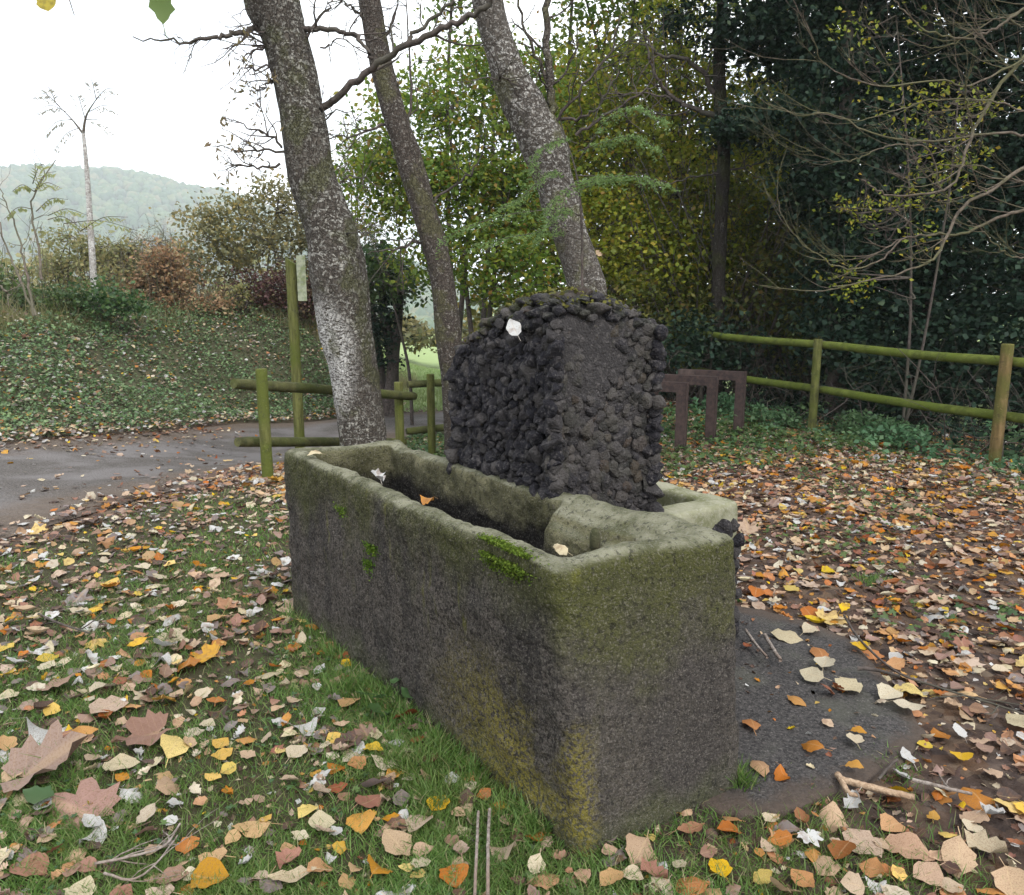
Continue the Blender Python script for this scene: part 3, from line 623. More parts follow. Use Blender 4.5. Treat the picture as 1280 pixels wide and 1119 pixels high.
# ------------------------------------------------------------------ smaller basin behind the block
s = NT('small_basin_stone'); a = s.sep(s.attr())
cb = s.mix(s.rng(s.noise(7, 5, .6), .35, .65), (.12, .125, .06), (.25, .245, .17)); cb = s.mix(s.rng(s.noise(70, 4), .5, .7, 0, .5), cb, (.32, .31, .27))
M['basin2'] = s.fin(s.pbr(cb, .92, s.bump(s.noise(60, 5, .7), .6, .01), .2))
sb = thing('small_stone_basin', 'small square basin with pale flat rim on dark lava stone sides behind the lava block', 'basin', (.86, 3.62, 0))
B0 = np.array([.605, 3.235]); BL, BW = .86, .54
def bas(V): return np.c_[B0[0] + TR_U[0] * V[:, 0] + TR_W[0] * V[:, 1], B0[1] + TR_U[1] * V[:, 0] + TR_W[1] * V[:, 1], V[:, 2]]
V, F = remesh([((0, 0, .30), (BL, BW, .45)), ((0, 0, .4), (.15, BW, .685)), ((BL - .13, 0, .4), (BL, BW, .685)), ((0, BW - .13, .4), (BL, BW, .685)), ((0, 0, .4), (BL, .08, .685))], .012, 5, .015)
keep = V
P = bas(V); P = P + (fbm(P * 8, 3, 3)[:, None] - .5) * .015
mb = MB(); mb.add(P, F); mb.build('rim', M['basin2'], sb, smooth=True)
mb = MB(); V, F = remesh([((.03, .03, -.1), (BL - .03, BW - .03, .4))], .03, 3, .02); mb.add(bas(V), F, np.array([.5, 0, 0]))
q = poisson(1500, BW, .60, .048, rng); C = bas(np.c_[.0 + 0 * q[:, 0], q[:, 0], q[:, 1] - .03]); stones(mb, C, np.tile([-TR_U[0], -TR_U[1], 0], (len(C), 1)), rng.uniform(.028, .044, len(C)), rng, .8, rng.rand(len(C)) * .7)
q = poisson(1800, BL, .60, .055, rng); C = bas(np.c_[q[:, 0], BW - .005 + 0 * q[:, 0], q[:, 1] - .03]); stones(mb, C, np.tile([TR_W[0], TR_W[1], 0], (len(C), 1)), rng.uniform(.03, .045, len(C)), rng, .8, rng.rand(len(C)) * .7, near=False)
mb.build('stone_base', M['lava'], sb)

# ------------------------------------------------------------------ slab beside the trough
poly = [on(x, y, .045)[:2] for x, y in ((880, 740), (930, 752), (1010, 772), (1062, 792), (1085, 815), (1150, 892), (1156, 908), (1130, 942), (1060, 975), (985, 1003), (925, 1003), (880, 990))]
cen = np.mean(poly, 0); ring = []
for i in range(len(poly)):
    a_, b_ = np.array(poly[i]), np.array(poly[(i + 1) % len(poly)])
    for t in np.linspace(0, 1, 12, endpoint=False): ring.append(a_ + (b_ - a_) * t)
ring = np.array(ring); ring += (fbm(ring * 9, 3, 3)[:, None] - .5) * .05
mb = MB(); V = []; nr = len(ring); ks = np.linspace(0.02, 1, 26)
for k_ in ks: V.append(np.c_[cen + (ring - cen) * k_, .030 - .012 * k_ ** 6 + 0 * ring[:, 0]])
V.append(np.c_[cen + (ring - cen) * 1.012, .010 + 0 * ring[:, 0]]); V.append(np.c_[cen + (ring - cen) * 1.014, -.06 + 0 * ring[:, 0]]); V = np.concatenate(V)
V[:, 2] += (fbm(V[:, :2] * 7, 3, 5) - .5) * .014
i, j = np.meshgrid(np.arange(27), np.arange(nr), indexing='ij'); j2 = (j + 1) % nr
A = np.zeros((len(V), 3)); A[:, 0] = np.repeat(np.r_[ks, 1, 1], nr); mb.add(V, np.stack([i * nr + j, i * nr + j2, (i + 1) * nr + j2, (i + 1) * nr + j], -1).reshape(-1, 4)[:, ::-1], A)
s = NT('slab_concrete'); cc = s.mix(s.rng(s.noise(85, 4, .75), .36, .66), (.014, .013, .013), (.075, .068, .064)); cc = s.mix(s.rng(s.noise(4, 4), .5, .65, 0, .5), cc, (.08, .08, .06))
cc = s.mix(s.rng(s.noise(110, 3), .60, .68, 0, .6), cc, (.20, .185, .17)); ka = s.sep(s.attr())[0]; cc = s.mix(s.rng(s.math('ADD', ka, s.math('MULTIPLY', s.math('SUBTRACT', s.noise(7, 5, .7), .5), .5)), .78, .98), cc, s.mix(s.noise(40, 5, .7), (.022, .016, .013), (.11, .08, .06))); M['slab'] = s.fin(s.pbr(cc, .8, s.bump(s.noise(95, 4, .7), .9, .012), .35))
tag(mb.build('concrete_slab', M['slab'], smooth=True, origin=(cen[0], cen[1], 0)), 'dark worn concrete slab set in the ground beside the trough end', 'slab')

# ------------------------------------------------------------------ fences
M['rail'] = mat_wood('mossy_rail', (.055, .066, .014), (.12, .145, .03), (.085, .11, .018), 8, .4, (.3, .3, .3))
M['post'] = mat_wood('mossy_post', (.06, .063, .02), (.135, .138, .045), (.08, .095, .02), 8, .5)
M['post_brown'] = mat_wood('brown_post', (.10, .07, .028), (.22, .15, .07), (.10, .095, .028), 8, .5)
M['rail_dark'] = mat_wood('dark_rail', (.04, .042, .018), (.10, .10, .042), (.06, .07, .02), 8, .4, (.3, .3, .3))
M['strap'] = mat_wood('dark_strap', (.02, .018, .016), (.05, .045, .04), (.03, .03, .025), 20, .2, (1, 1, 1))
def round_post(name, p, z0, z1, r, mat, parent, lean=(0, 0)):
    mb = MB(); n = 9; zs = np.r_[z0, np.linspace(z0 + .02, z1 - .012, n), z1 - .004, z1]
    pts = np.array([[p[0] + lean[0] * (z - z0), p[1] + lean[1] * (z - z0), z] for z in zs]); rr = np.full(len(zs), r); rr[-2] = r * .97; rr[-1] = r * .86
    tube(mb, pts, rr, 18, wob=.06, seed=int(p[1] * 10)); o = mb.build(name, mat, parent, smooth=False); sm(o); return o
def sm(o, ang=.8):
    me = o.data; me.polygons.foreach_set('use_smooth', np.ones(len(me.polygons), bool)); 
    b = bmesh.new(); b.from_mesh(me)
    for e in b.edges:
        if len(e.link_faces) == 2 and e.calc_face_angle(0) > ang: e.smooth = False
    b.to_mesh(me); b.free()
def rail(name, a, b, r, mat, parent, sag=.0, taper=1.0):
    mb = MB(); a = np.array(a, float); b = np.array(b, float); t = np.linspace(0, 1, 24)[:, None]; pts = a + (b - a) * t; pts[:, 2] -= sag * np.sin(math.pi * t[:, 0])
    pts += (fbm(pts * 1.2, 2, 4)[:, None] - .5) * .018
    rr = np.linspace(r, r * taper, 24); rr[0] *= .9; rr[-1] *= .9; tube(mb, pts, rr, 16, wob=.08, seed=3); o = mb.build(name, mat, parent); sm(o); return o
def strap(parent, p, d, r):
    mb = MB(); d = np.array(d, float); d /= np.linalg.norm(d); p = np.array(p, float); tube(mb, [p - d * .012, p - d * .010, p + d * .010, p + d * .012], [r - .004, r, r, r - .004], 18); o = mb.build('joint_band', M['strap'], parent); sm(o)
RFp = [np.array([2.60, 11.75]), np.array([3.76, 9.6]), np.array([4.80, 7.6]), np.array([5.92, 5.45]), np.array([7.0, 3.35])]
rf = thing('wooden_fence', 'two-rail fence of round green poles crossing the leafy clearing on the right', 'fence', (*RFp[2], HG(*RFp[2])))
zr_ = [1.13, 1.07, 1.02, 1.0, .99]; zl_ = [.60, .53, .49, .47, .46]
for k_, p in enumerate(RFp):
    d = RFp[min(k_ + 1, 4)] - RFp[max(k_ - 1, 0)]; d = d / np.linalg.norm(d); nrm = np.array([d[1], -d[0]])    # outer side
    pp_ = p - nrm * -.085
    round_post('post', pp_, HG(*pp_) - .25, [1.2, 1.14, 1.19, 1.16, 1.15][k_], [.055, .05, .055, .055, .055][k_], M['post_brown'] if k_ >= 2 else M['post'], rf)
    if k_ < 4:
        q = RFp[k_ + 1]
        rail('rail', (*p, zr_[k_]), (*q, zr_[k_ + 1]), .048, M['rail'], rf, .012); rail('rail', (*p, zl_[k_]), (*q, zl_[k_ + 1]), .048, M['rail'], rf, .015)
    if 0 < k_ < 4:
        strap(rf, (*p, zr_[k_]), (*d, 0), .053); strap(rf, (*p, zl_[k_]), (*d, 0), .053)
# the last sloping lower rail end at the far left of this fence
lf = thing('wooden_fence', 'short fence of dark round poles between trackside grass and the nearest leaning trunk', 'fence', (-2.26, 7.13, 0))
pA = np.array([-2.262, 7.13]); round_post('post', pA, HG(*pA) - .25, .99, .052, M['post'], lf, (-.004, 0))
a1, b1 = at(293, 479, 7.30), at(518, 496, 9.75); rail('rail', a1, b1, .052, M['rail_dark'], lf, .0, 1.02)
a2, b2 = at(297, 553, 7.30), at(505, 553, 9.75); rail('rail', a2, b2, .050, M['rail_dark'], lf, .0)
pB = at(498, 478, 9.60); round_post('post', pB[:2], HG(*pB[:2]) - .2, pB[2], .055, M['post'], lf)
mf = thing('wooden_fence', 'short green pole fence half hidden behind the lava stone block', 'fence', (-1.0, 9.6, -.5))
pC = at(538, 468, 9.55); round_post('post', pC[:2], HG(*pC[:2]) - .2, pC[2], .048, M['post'], mf)
pD = at(640, 470, 10.3); round_post('post', pD[:2], HG(*pD[:2]) - .2, pD[2], .048, M['post'], mf)
rail('rail', at(510, 481, 9.68), at(700, 474, 10.6), .046, M['rail_dark'], mf); rail('rail', at(508, 540, 9.68), at(700, 522, 10.6), .046, M['rail_dark'], mf)

# ------------------------------------------------------------------ rusty hoop stands (bicycle rack frames)
s = NT('weathered_steel'); cr = s.mix(s.rng(s.noise(18, 5, .7), .35, .65), (.022, .014, .013), (.06, .037, .031)); cr = s.mix(s.rng(s.noise(5, 4, .6, s.gen((1, 1, .2))), .55, .7, 0, .6), cr, (.14, .10, .085))
M['corten'] = s.fin(s.pbr(cr, .75, s.bump(s.noise(90, 3), .3, .003), .4))
def hoop(pr, dirv, L, H, label):
    """pr: foot of the right-hand leg; flat-section steel bent square"""
    d = np.array(dirv, float); d /= np.linalg.norm(d); n_ = np.array([-d[1], d[0]]); th, wd = .10, .045; z0 = HG(*pr) - .15; zt = HG(*pr) + H
    t = thing('bike_stand', label, 'bike stand', (*pr, HG(*pr)), 'square steel bike stands'); 
    def bx(name, a0, a1, z0, z1, b0=-.06, b1=.06):
        bm = bmesh.new(); bmesh.ops.create_cube(bm, size=1)
        for v in bm.verts:
            a_ = a0 + (a1 - a0) * (v.co.x + .5); b_ = b0 + (b1 - b0) * (v.co.y + .5); z = z0 + (z1 - z0) * (v.co.z + .5); q = np.array(pr) + d * a_ + n_ * b_; v.co = (q[0] - pr[0], q[1] - pr[1], z - HG(*pr))
        bmesh.ops.bevel(bm, geom=list(bm.edges), offset=.004, segments=2, affect='EDGES'); me = bpy.data.meshes.new(name); bm.to_mesh(me); bm.free(); me.materials.append(M['corten'])
        o = bpy.data.objects.new(name, me); COL.objects.link(o); o.parent = t
    bx('leg', 0, th, z0, zt - th, -wd, wd); bx('leg', L - th, L, z0, zt - th, -wd, wd); bx('crossbar', -.001, L + .001, zt - th + .0005, zt, -wd - .001, wd + .001)
h1, h2, h3 = on(856, 563, 0)[:2], on(893, 553, 0)[:2], on(928, 545, 0)[:2]; dv = (-.78, .42)
hoop(h1, dv, .80, .76, 'rusty brown square steel bike stand, the nearest one beside the lava block'); hoop(h2, dv, .80, .76, 'rusty brown square steel bike stand between its two neighbours'); hoop(h3, dv, .80, .76, 'rusty brown square steel bike stand farthest back, nearest the green pole fence')

# ------------------------------------------------------------------ waymark post
pS = at(363, 322, 11.0); sp = thing('sign_post', 'tall green round post with a small pale panel beside the track', 'sign post', (pS[0], 11.0, HG(pS[0], 11.0)))
zg = HG(pS[0], 11.0); mb = MB(); zs = [zg - .3, zg + .01, (zg + pS[2]) / 2, pS[2] - .10]; tube(mb, [[pS[0], 11.0, z] for z in zs], .072, 18)
# obliquely cut top
b0 = mb.n; a_ = np.linspace(0, 2 * math.pi, 18, endpoint=False); lo = np.c_[pS[0] + .072 * np.cos(a_), 11 + .072 * np.sin(a_), np.full(18, pS[2] - .1)]; hi = lo.copy(); hi[:, 2] = pS[2] - .0 - (np.cos(a_) + 1) * .5 * .1
V = np.vstack([lo, hi]); i = np.arange(18); mb.add(V, np.stack([i, (i + 1) % 18, 18 + (i + 1) % 18, 18 + i], -1)); mb.F.append(np.array([list(range(18, 36))]) + b0)
o = mb.build('pole', M['post'], sp); sm(o)
s = NT('sign_plate'); pc = s.mix(s.rng(s.noise(12, 4), .4, .65), (.30, .32, .22), (.17, .20, .09)); q = s.sep(s.coord())
ln = s.math('MULTIPLY', s.rng(s.math('ABSOLUTE', s.math('SUBTRACT', s.math('FRACT', s.math('MULTIPLY', q[2], 14)), .5)), .22, .3, 1, 0), s.rng(s.noise(30, 2, .5, s.gen((1, 1, .3))), .45, .5)); pc = s.mix(s.math('MULTIPLY', ln, .3), pc, (.10, .11, .09))
M['plate'] = s.fin(s.pbr(pc, .6, None, .4))
bm = bmesh.new(); bmesh.ops.create_cube(bm, size=1); pl = [at(371, 320, 10.95), at(385, 377, 10.95)]
for v in bm.verts: v.co = Vector((pl[0][0] + (pl[1][0] - pl[0][0]) * (v.co.x + .5) + .03 * 0, 10.90 + .012 * (v.co.y + .5), pl[1][2] + (pl[0][2] - pl[1][2]) * (v.co.z + .5))) - sp.location
bmesh.ops.bevel(bm, geom=list(bm.edges), offset=.003, segments=1, affect='EDGES'); me = bpy.data.meshes.new('panel'); bm.to_mesh(me); bm.free(); me.materials.append(M['plate']); o = bpy.data.objects.new('panel', me); COL.objects.link(o); o.parent = sp

# ------------------------------------------------------------------ the three leaning trunks
def trunk_mesh(name, rows, Y0, Y1, mat, parent, extra, ground, k=40, n=150, amp=.10, seed=0, flare=1.35):
    """rows: (px, py, width px) from the foot up; extra: (px, py, width, Y) rows continuing above the frame"""
    m = len(rows); R = []
    for q, (x, y, w) in enumerate(rows):
        Yq = Y0 + (Y1 - Y0) * q / (m - 1); p = at(x, y, Yq); R.append([*p, wid(w, Yq) / 2])
    for (x, y, w, Yq) in extra: p = at(x, y, Yq); R.append([*p, wid(w, Yq) / 2])
    f = np.array(R[0]); d = (np.array(R[1]) - f); zz = f[2] - ground
    foot = f.copy(); foot[:3] = f[:3] - d[:3] / max(d[2], .05) * (zz * .6); foot[2] = ground - .15; foot[3] = f[3] * flare
    mid = f.copy(); mid[:3] = f[:3] + (foot[:3] - f[:3]) * .5; mid[3] = f[3] * 1.06
    S = spline(np.vstack([foot, mid, np.array(R)]), n); mb = MB(); tube(mb, S[:, :3], S[:, 3], k)
    V = mb.V[0]; c = np.repeat(S[:, :3], k, 0); d = V - c; dl = np.linalg.norm(d, axis=1, keepdims=True)
    nn = (fbm(V * np.array([7, 7, 3.0]), 4, seed) - .5) * 2 * amp + (fbm(V * np.array([26, 26, 9.]), 3, seed + 5) - .5) * 2 * amp * .45
    mb.V[0] = c + d * (1 + nn[:, None]); mb.build(name, mat, parent, smooth=True); return S
M['bark1'] = mat_bark('bark_grey', (.030, .025, .021), (.115, .10, .083), (.31, .30, .265), .50, .60, 22, (.07, .075, .03), (-1.80, 7.5, 1.02, .34, .62))
M['bark2'] = mat_bark('bark_brown', (.035, .028, .023), (.12, .10, .084), (.28, .265, .235), .55, .62, 26, (.11, .11, .05))
M['bark3'] = mat_bark('bark_pale', (.045, .037, .031), (.155, .138, .118), (.38, .365, .335), .51, .58, 24, (.12, .12, .06))
M['twig'] = mat_wood('twig', (.045, .037, .032), (.11, .09, .08), (.07, .065, .05), 6, .2, (1, 1, 1))
M['stem_b'] = mat_wood('brown_stem', (.11, .085, .07), (.22, .18, .15), (.15, .14, .10), 6, .2, (1, 1, 1)); M['bark4'] = mat_bark('bark_dark', (.014, .012, .010), (.05, .043, .036), (.12, .12, .10), .56, .66, 24, (.04, .045, .015))
M['twig_pale'] = mat_wood('twig_pale', (.065, .052, .04), (.15, .122, .095), (.095, .092, .048), 6, .2, (1, 1, 1))
M['dead'] = mat_bark('dead_wood', (.30, .27, .24), (.55, .52, .49), (.70, .69, .66), .45, .55, 20)
def pxlimb(mb, pts, r0, r1, k=8, n=26, rng=None, tips=None, kids=0, klen=.5, kr=.3, lvl=1, up=.05, spread=.9, jit=.22, wob=.012):
    """pts: (px, py, Y) along the limb"""
    Q = spline(np.array([at(*p) for p in pts]), n)
    if rng is not None: Q[1:] += rng.normal(0, wob, (n - 1, 3))
    R = np.linspace(r0, r1, n); tube(mb, Q, R, k, rnd=.5, cap=False)
    if rng is not None:
        for c in range(kids):
            i = rng.randint(n // 6, n - 1); d = Q[i + 1] - Q[i]; d /= np.linalg.norm(d) + 1e-9; s_ = rng.normal(0, 1, 3); s_ -= s_.dot(d) * d; s_ /= np.linalg.norm(s_)
            twig(mb, Q[i], d * .6 + s_ * spread, klen * rng.uniform(.5, 1.2), R[i] * kr + .002, lvl, rng, tips if tips is not None else [], up, spread, (2, 4), jit, 4)
    if tips is not None: tips.append(Q[-1])
    return Q
rng = rs(101)
t1 = thing('leaning_tree', 'nearest leaning tree with thick grey lichen-flecked trunk just behind the far end of the trough', 'tree', (*at(455, 600, 7.7)[:2], HG(*at(455, 600, 7.7)[:2])), 'leaning trunks behind the trough')
S1 = trunk_mesh('trunk', [(453, 545, 58), (447, 500, 57), (439, 450, 61), (431, 410, 64), (423, 350, 68), (416, 300, 61), (402, 255, 57), (388, 210, 54), (376, 131, 52), (362, 70, 52), (352, 37, 53), (339, 0, 60)], 7.7, 7.5, M['bark1'], t1, [(318, -80, 50, 7.45), (300, -190, 44, 7.4), (296, -330, 38, 7.3)], HG(*at(455, 600, 7.7)[:2]), seed=3)
mb = MB(); tips = []
pxlimb(mb, [(402, 136, 7.5), (440, 105, 7.35), (480, 75, 7.2), (545, 38, 7.0), (590, 20, 6.9), (620, -8, 6.8), (650, -60, 6.6)], .032, .018, 10, 40, rng, tips, 5, .6, .35, 1, .1)
pxlimb(mb, [(508, 57, 7.1), (535, 28, 7.1), (565, 2, 7.1), (580, -30, 7.1)], .018, .010, 7, 16, rng, tips, 3, .4, .4)
mb.build('limb', M['twig'], t1, smooth=True)
mb = MB(); pxlimb(mb, [(345, 38, 7.5), (310, 38, 7.4), (285, 45, 7.3), (255, 51, 7.25), (215, 52, 7.2), (170, 47, 7.2)], .030, .005, 7, 30, rng, tips, 6, .35, .35, 1, .1); mb.build('limb', M['twig'], t1, smooth=True)
mb = MB(); pxlimb(mb, [(380, 37, 7.5), (410, 38, 7.45), (435, 41, 7.4), (455, 58, 7.3), (462, 75, 7.3)], .026, .012, 7, 22, rng, tips, 6, .4, .35, 1, .1); 
pxlimb(mb, [(384, 47, 7.5), (402, 20, 7.5), (415, 0, 7.5), (428, -30, 7.5)], .014, .007, 5, 12, rng, tips, 3, .3); mb.build('limb', M['twig'], t1, smooth=True)
mb = MB(); tipl = []
for pts in ([(358, 192, 7.5), (330, 188, 7.4), (300, 190, 7.35), (272, 186, 7.3)], [(352, 185, 7.5), (335, 170, 7.4), (310, 160, 7.3), (290, 150, 7.2)], [(350, 205, 7.5), (320, 212, 7.4), (295, 205, 7.3), (285, 215, 7.2)], [(345, 55, 7.5), (320, 62, 7.4), (300, 75, 7.3)], [(352, 80, 7.5), (320, 85, 7.4), (292, 90, 7.2)], [(345, 100, 7.5), (320, 112, 7.4)]):
    pxlimb(mb, pts, .013, .004, 5, 14, rng, tipl, 8, .30, .5, 1, -.02)
for (x, y) in ((320, 30), (310, 55), (322, 10), (330, -10)): pxlimb(mb, [(345, y + 10, 7.5), (x, y, 7.4), (x - 30, y + 8, 7.3)], .010, .003, 5, 10, rng, [], 6, .25, .5)
for yy in (60, 150, 230, 300): pxlimb(mb, [(400 + (yy > 200) * 25, yy, 7.5), (425 + (yy > 200) * 20, yy - 10, 7.4), (455 + (yy > 200) * 20, yy + 5, 7.3)], .009, .003, 5, 12, rng, [], 6, .3, .5)
mb.build('twigs', M['twig'], t1)
mb = MB(); T = np.array(tipl); T = T[rng.choice(len(T), 150)] + rng.normal(0, .03, (150, 3)) + [0, 0, -.03]
T = T[proj(T)[0] < 352]
M['dry_leaf'] = mat_leaf('hanging_leaf', [(0, (.16, .13, .07)), (.5, (.22, .17, .08)), (1, (.20, .13, .09))], .35)
n_ = len(T); scatter(mb, T_LONG, T, rotmats(rng.uniform(0, 6.28, n_), rng.uniform(1.2, 1.8, n_), rng.uniform(0, 6.28, n_)), rng.uniform(.05, .09, n_), rng.rand(n_), rng); mb.build('hanging_leaves', M['dry_leaf'], t1)
# long limb passing over the camera: the twigs whose last leaves dip into the top left of the view
mb = MB(); Lp = spline(np.array([S1[-12, :3], at(200, -330, 5.2), at(120, -260, 3.4), at(110, -180, 2.5), at(150, -110, 2.0)]), 40); tube(mb, Lp, np.linspace(.05, .006, 40), 8)
gl, yl_ = at(204, -14, 1.75), at(60, -18, 1.9)
tube(mb, spline(np.array([Lp[-3], at(190, -80, 1.8), at(207, -40, 1.75), gl]), 10), .0022, 5); tube(mb, spline(np.array([Lp[-10], at(80, -90, 2.0), at(62, -45, 1.9), yl_]), 10), .0022, 5)
tube(mb, spline(np.array([Lp[-8], at(70, -60, 2.0), at(83, -12, 1.9), at(93, 20, 1.9)]), 10), np.linspace(.0022, .0010, 10), 5)
mb.build('overhanging_limb', M['twig'], t1, smooth=True)
M['green_leaf'] = mat_leaf('green_leaf', [(0, (.13, .20, .06)), (1, (.18, .26, .09))], .5); M['yellow_leaf'] = mat_leaf('yellow_leaf', [(0, (.45, .36, .05)), (1, (.5, .40, .06))], .45, nscale=70, nmix=.6, alt=(.22, .18, .05))
def one_leaf(name, tm, p, yaw, tilt, tdir, size, mat, rnd, parent=None, label=None):
    mb = MB(); R = rotmats(np.array([yaw]), np.array([tilt]), np.array([tdir])); scatter(mb, [tm], np.zeros((1, 3)), R, np.array([size]), np.array([rnd]), rs(0))
    o = mb.build(name, mat, None, smooth=True); o.location = tuple(float(v) for v in p)
    if parent is not None: o.parent = parent; o.location = Vector(o.location) - parent.location
    if label: o['label'] = label
    return o
one_leaf('leaf', T_OVA[0], at(203, 4, 1.75), .1, math.pi / 2 + .25, 0.15, .078, M['green_leaf'], .5, t1, 'single green leaf hanging at the top edge')
one_leaf('leaf', T_POP[0], at(58, -2, 1.9), .2, math.pi / 2 - .1, 0.1, .058, M['yellow_leaf'], .5, t1, 'single spotted yellow leaf hanging at the top edge')

t2 = thing('leaning_tree', 'slimmest leaning tree, its bare trunk between the two thicker ones', 'tree', (*at(566, 520, 9.2)[:2], HG(*at(566, 520, 9.2)[:2])), 'leaning trunks behind the trough')
trunk_mesh('trunk', [(567, 470, 33), (563, 440, 32), (560, 413, 31), (551, 338, 29), (530, 263, 30), (515, 210, 32), (495, 150, 28), (475, 75, 27), (462, 0, 26)], 9.2, 9.0, M['bark2'], t2, [(450, -90, 23, 8.9), (440, -200, 20, 8.8)], HG(*at(566, 520, 9.2)[:2]), k=28, seed=7)
mb = MB()
for pts in ([(497, 155, 9.1), (470, 160, 9.0), (440, 170, 8.9), (405, 172, 8.9)], [(530, 265, 9.1), (555, 240, 9.2), (590, 215, 9.3), (610, 180, 9.4)], [(465, 30, 9), (445, 15, 8.9), (420, -5, 8.8)], [(470, 60, 9), (490, 30, 9), (500, -10, 9)], [(540, 300, 9.1), (500, 310, 9), (460, 318, 8.9)], [(505, 180, 9.1), (515, 120, 9.2), (512, 60, 9.3), (508, -20, 9.4)]):
    pxlimb(mb, pts, .02, .006, 6, 18, rng, [], 7, .5, .4, 1, .08)
mb.build('twigs', M['twig'], t2)
t3 = thing('leaning_tree', 'leaning tree with pale blotched bark rising from behind the lava stone block', 'tree', (*at(748, 500, 8.6)[:2], HG(*at(748, 500, 8.6)[:2])), 'leaning trunks behind the trough')
trunk_mesh('trunk', [(744, 420, 48), (735, 380, 47), (733, 356, 46), (714, 300, 42), (703, 263, 46), (692, 225, 46), (682, 188, 53), (664, 150, 51), (644, 112, 45), (630, 75, 39), (616, 30, 35), (609, 0, 35)], 8.6, 8.4, M['bark3'], t3, [(598, -80, 33, 8.3), (590, -190, 28, 8.2)], HG(*at(748, 500, 8.6)[:2]), k=32, seed=11)
mb = MB(); pxlimb(mb, [(688, 155, 8.4), (688, 110, 8.4), (684, 60, 8.4), (684, 10, 8.4), (688, -50, 8.4)], .045, .028, 8, 20, rng, [], 4, .5, .3); pxlimb(mb, [(686, 110, 8.4), (670, 70, 8.4), (655, 30, 8.4), (645, -30, 8.4)], .02, .012, 6, 16, rng, [], 4, .5, .3)
mb.build('limb', M['bark2'], t3, smooth=True)
mb = MB()
for pts in ([(688, 160, 8.4), (720, 120, 8.3), (760, 70, 8.2), (775, 20, 8.1)], [(700, 150, 8.4), (740, 140, 8.2), (775, 90, 8.1)], [(640, 115, 8.4), (625, 95, 8.3), (655, 112, 8.2)], [(720, 170, 8.4), (780, 130, 8.3), (830, 100, 8.2)]):
    pxlimb(mb, pts, .018, .006, 6, 18, rng, [], 7, .5, .4, 1, .08)
mb.build('twigs', M['twig'], t3)
# dry leaf clinging to the third trunk
one_leaf('leaf', T_CRU[0], at(747, 318, 8.2), 1.2, 1.3, .4, .09, M['fallen'], palv(3), t3)

# ------------------------------------------------------------------ woodland
GREEN_YEL = [(0, (.06, .12, .02)), (.5, (.12, .20, .025)), (.8, (.22, .27, .03)), (.93, (.24, .20, .03)), (1, (.26, .12, .03))]
M['maple'] = mat_leaf('maple_foliage', GREEN_YEL, .45, alt=(.15, .18, .025))
M['maple_y'] = mat_leaf('yellow_maple_foliage', [(0, (.09, .14, .02)), (.4, (.19, .25, .028)), (.8, (.37, .38, .035)), (1, (.38, .24, .04))], .5, alt=(.26, .27, .03))
M['hazel'] = mat_leaf('hazel_foliage', [(0, (.06, .085, .02)), (.5, (.11, .13, .03)), (.85, (.20, .19, .04)), (1, (.22, .14, .04))], .45, alt=(.05, .07, .02))
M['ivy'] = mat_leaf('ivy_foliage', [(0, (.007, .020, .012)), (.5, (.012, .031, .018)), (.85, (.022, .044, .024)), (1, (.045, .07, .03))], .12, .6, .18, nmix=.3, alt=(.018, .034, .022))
M['feather'] = mat_leaf('feathery_foliage', [(0, (.15, .26, .09)), (1, (.25, .35, .12))], .5, alt=(.16, .24, .08))
M['olive'] = mat_leaf('olive_bush', [(0, (.12, .13, .06)), (.5, (.17, .17, .08)), (.85, (.26, .22, .08)), (1, (.36, .27, .08))], .4, alt=(.20, .17, .09))
M['rust'] = mat_leaf('bracken', [(0, (.24, .14, .07)), (.6, (.34, .20, .11)), (1, (.30, .26, .13))], .3, alt=(.25, .18, .10))
M['wine'] = mat_leaf('bramble', [(0, (.055, .025, .025)), (.7, (.10, .045, .04)), (1, (.12, .10, .04))], .25, alt=(.07, .035, .03))
M['drybush'] = mat_leaf('dry_thicket', [(0, (.20, .16, .10)), (.5, (.30, .24, .13)), (.9, (.36, .30, .12)), (1, (.20, .22, .09))], .4, alt=(.26, .20, .13))
M['yellowgreen'] = mat_leaf('pale_shrub', [(0, (.16, .19, .08)), (.6, (.27, .26, .10)), (1, (.36, .29, .12))], .45, alt=(.22, .22, .11))
M['weed'] = mat_leaf('weed', [(0, (.04, .085, .035)), (.6, (.06, .125, .04)), (1, (.11, .17, .05))], .35, .5, .3)
M['fern'] = mat_leaf('fern', [(0, (.05, .13, .06)), (1, (.11, .21, .10))], .35)
def px_clump(x, y, Y, w, h, dep=None):
    c = at(x, y, Y); rx = wid(w, Y) / 2; rz = wid(h, Y) / 2
    return (*c, rx, rx * .9 if dep is None else dep, rz)
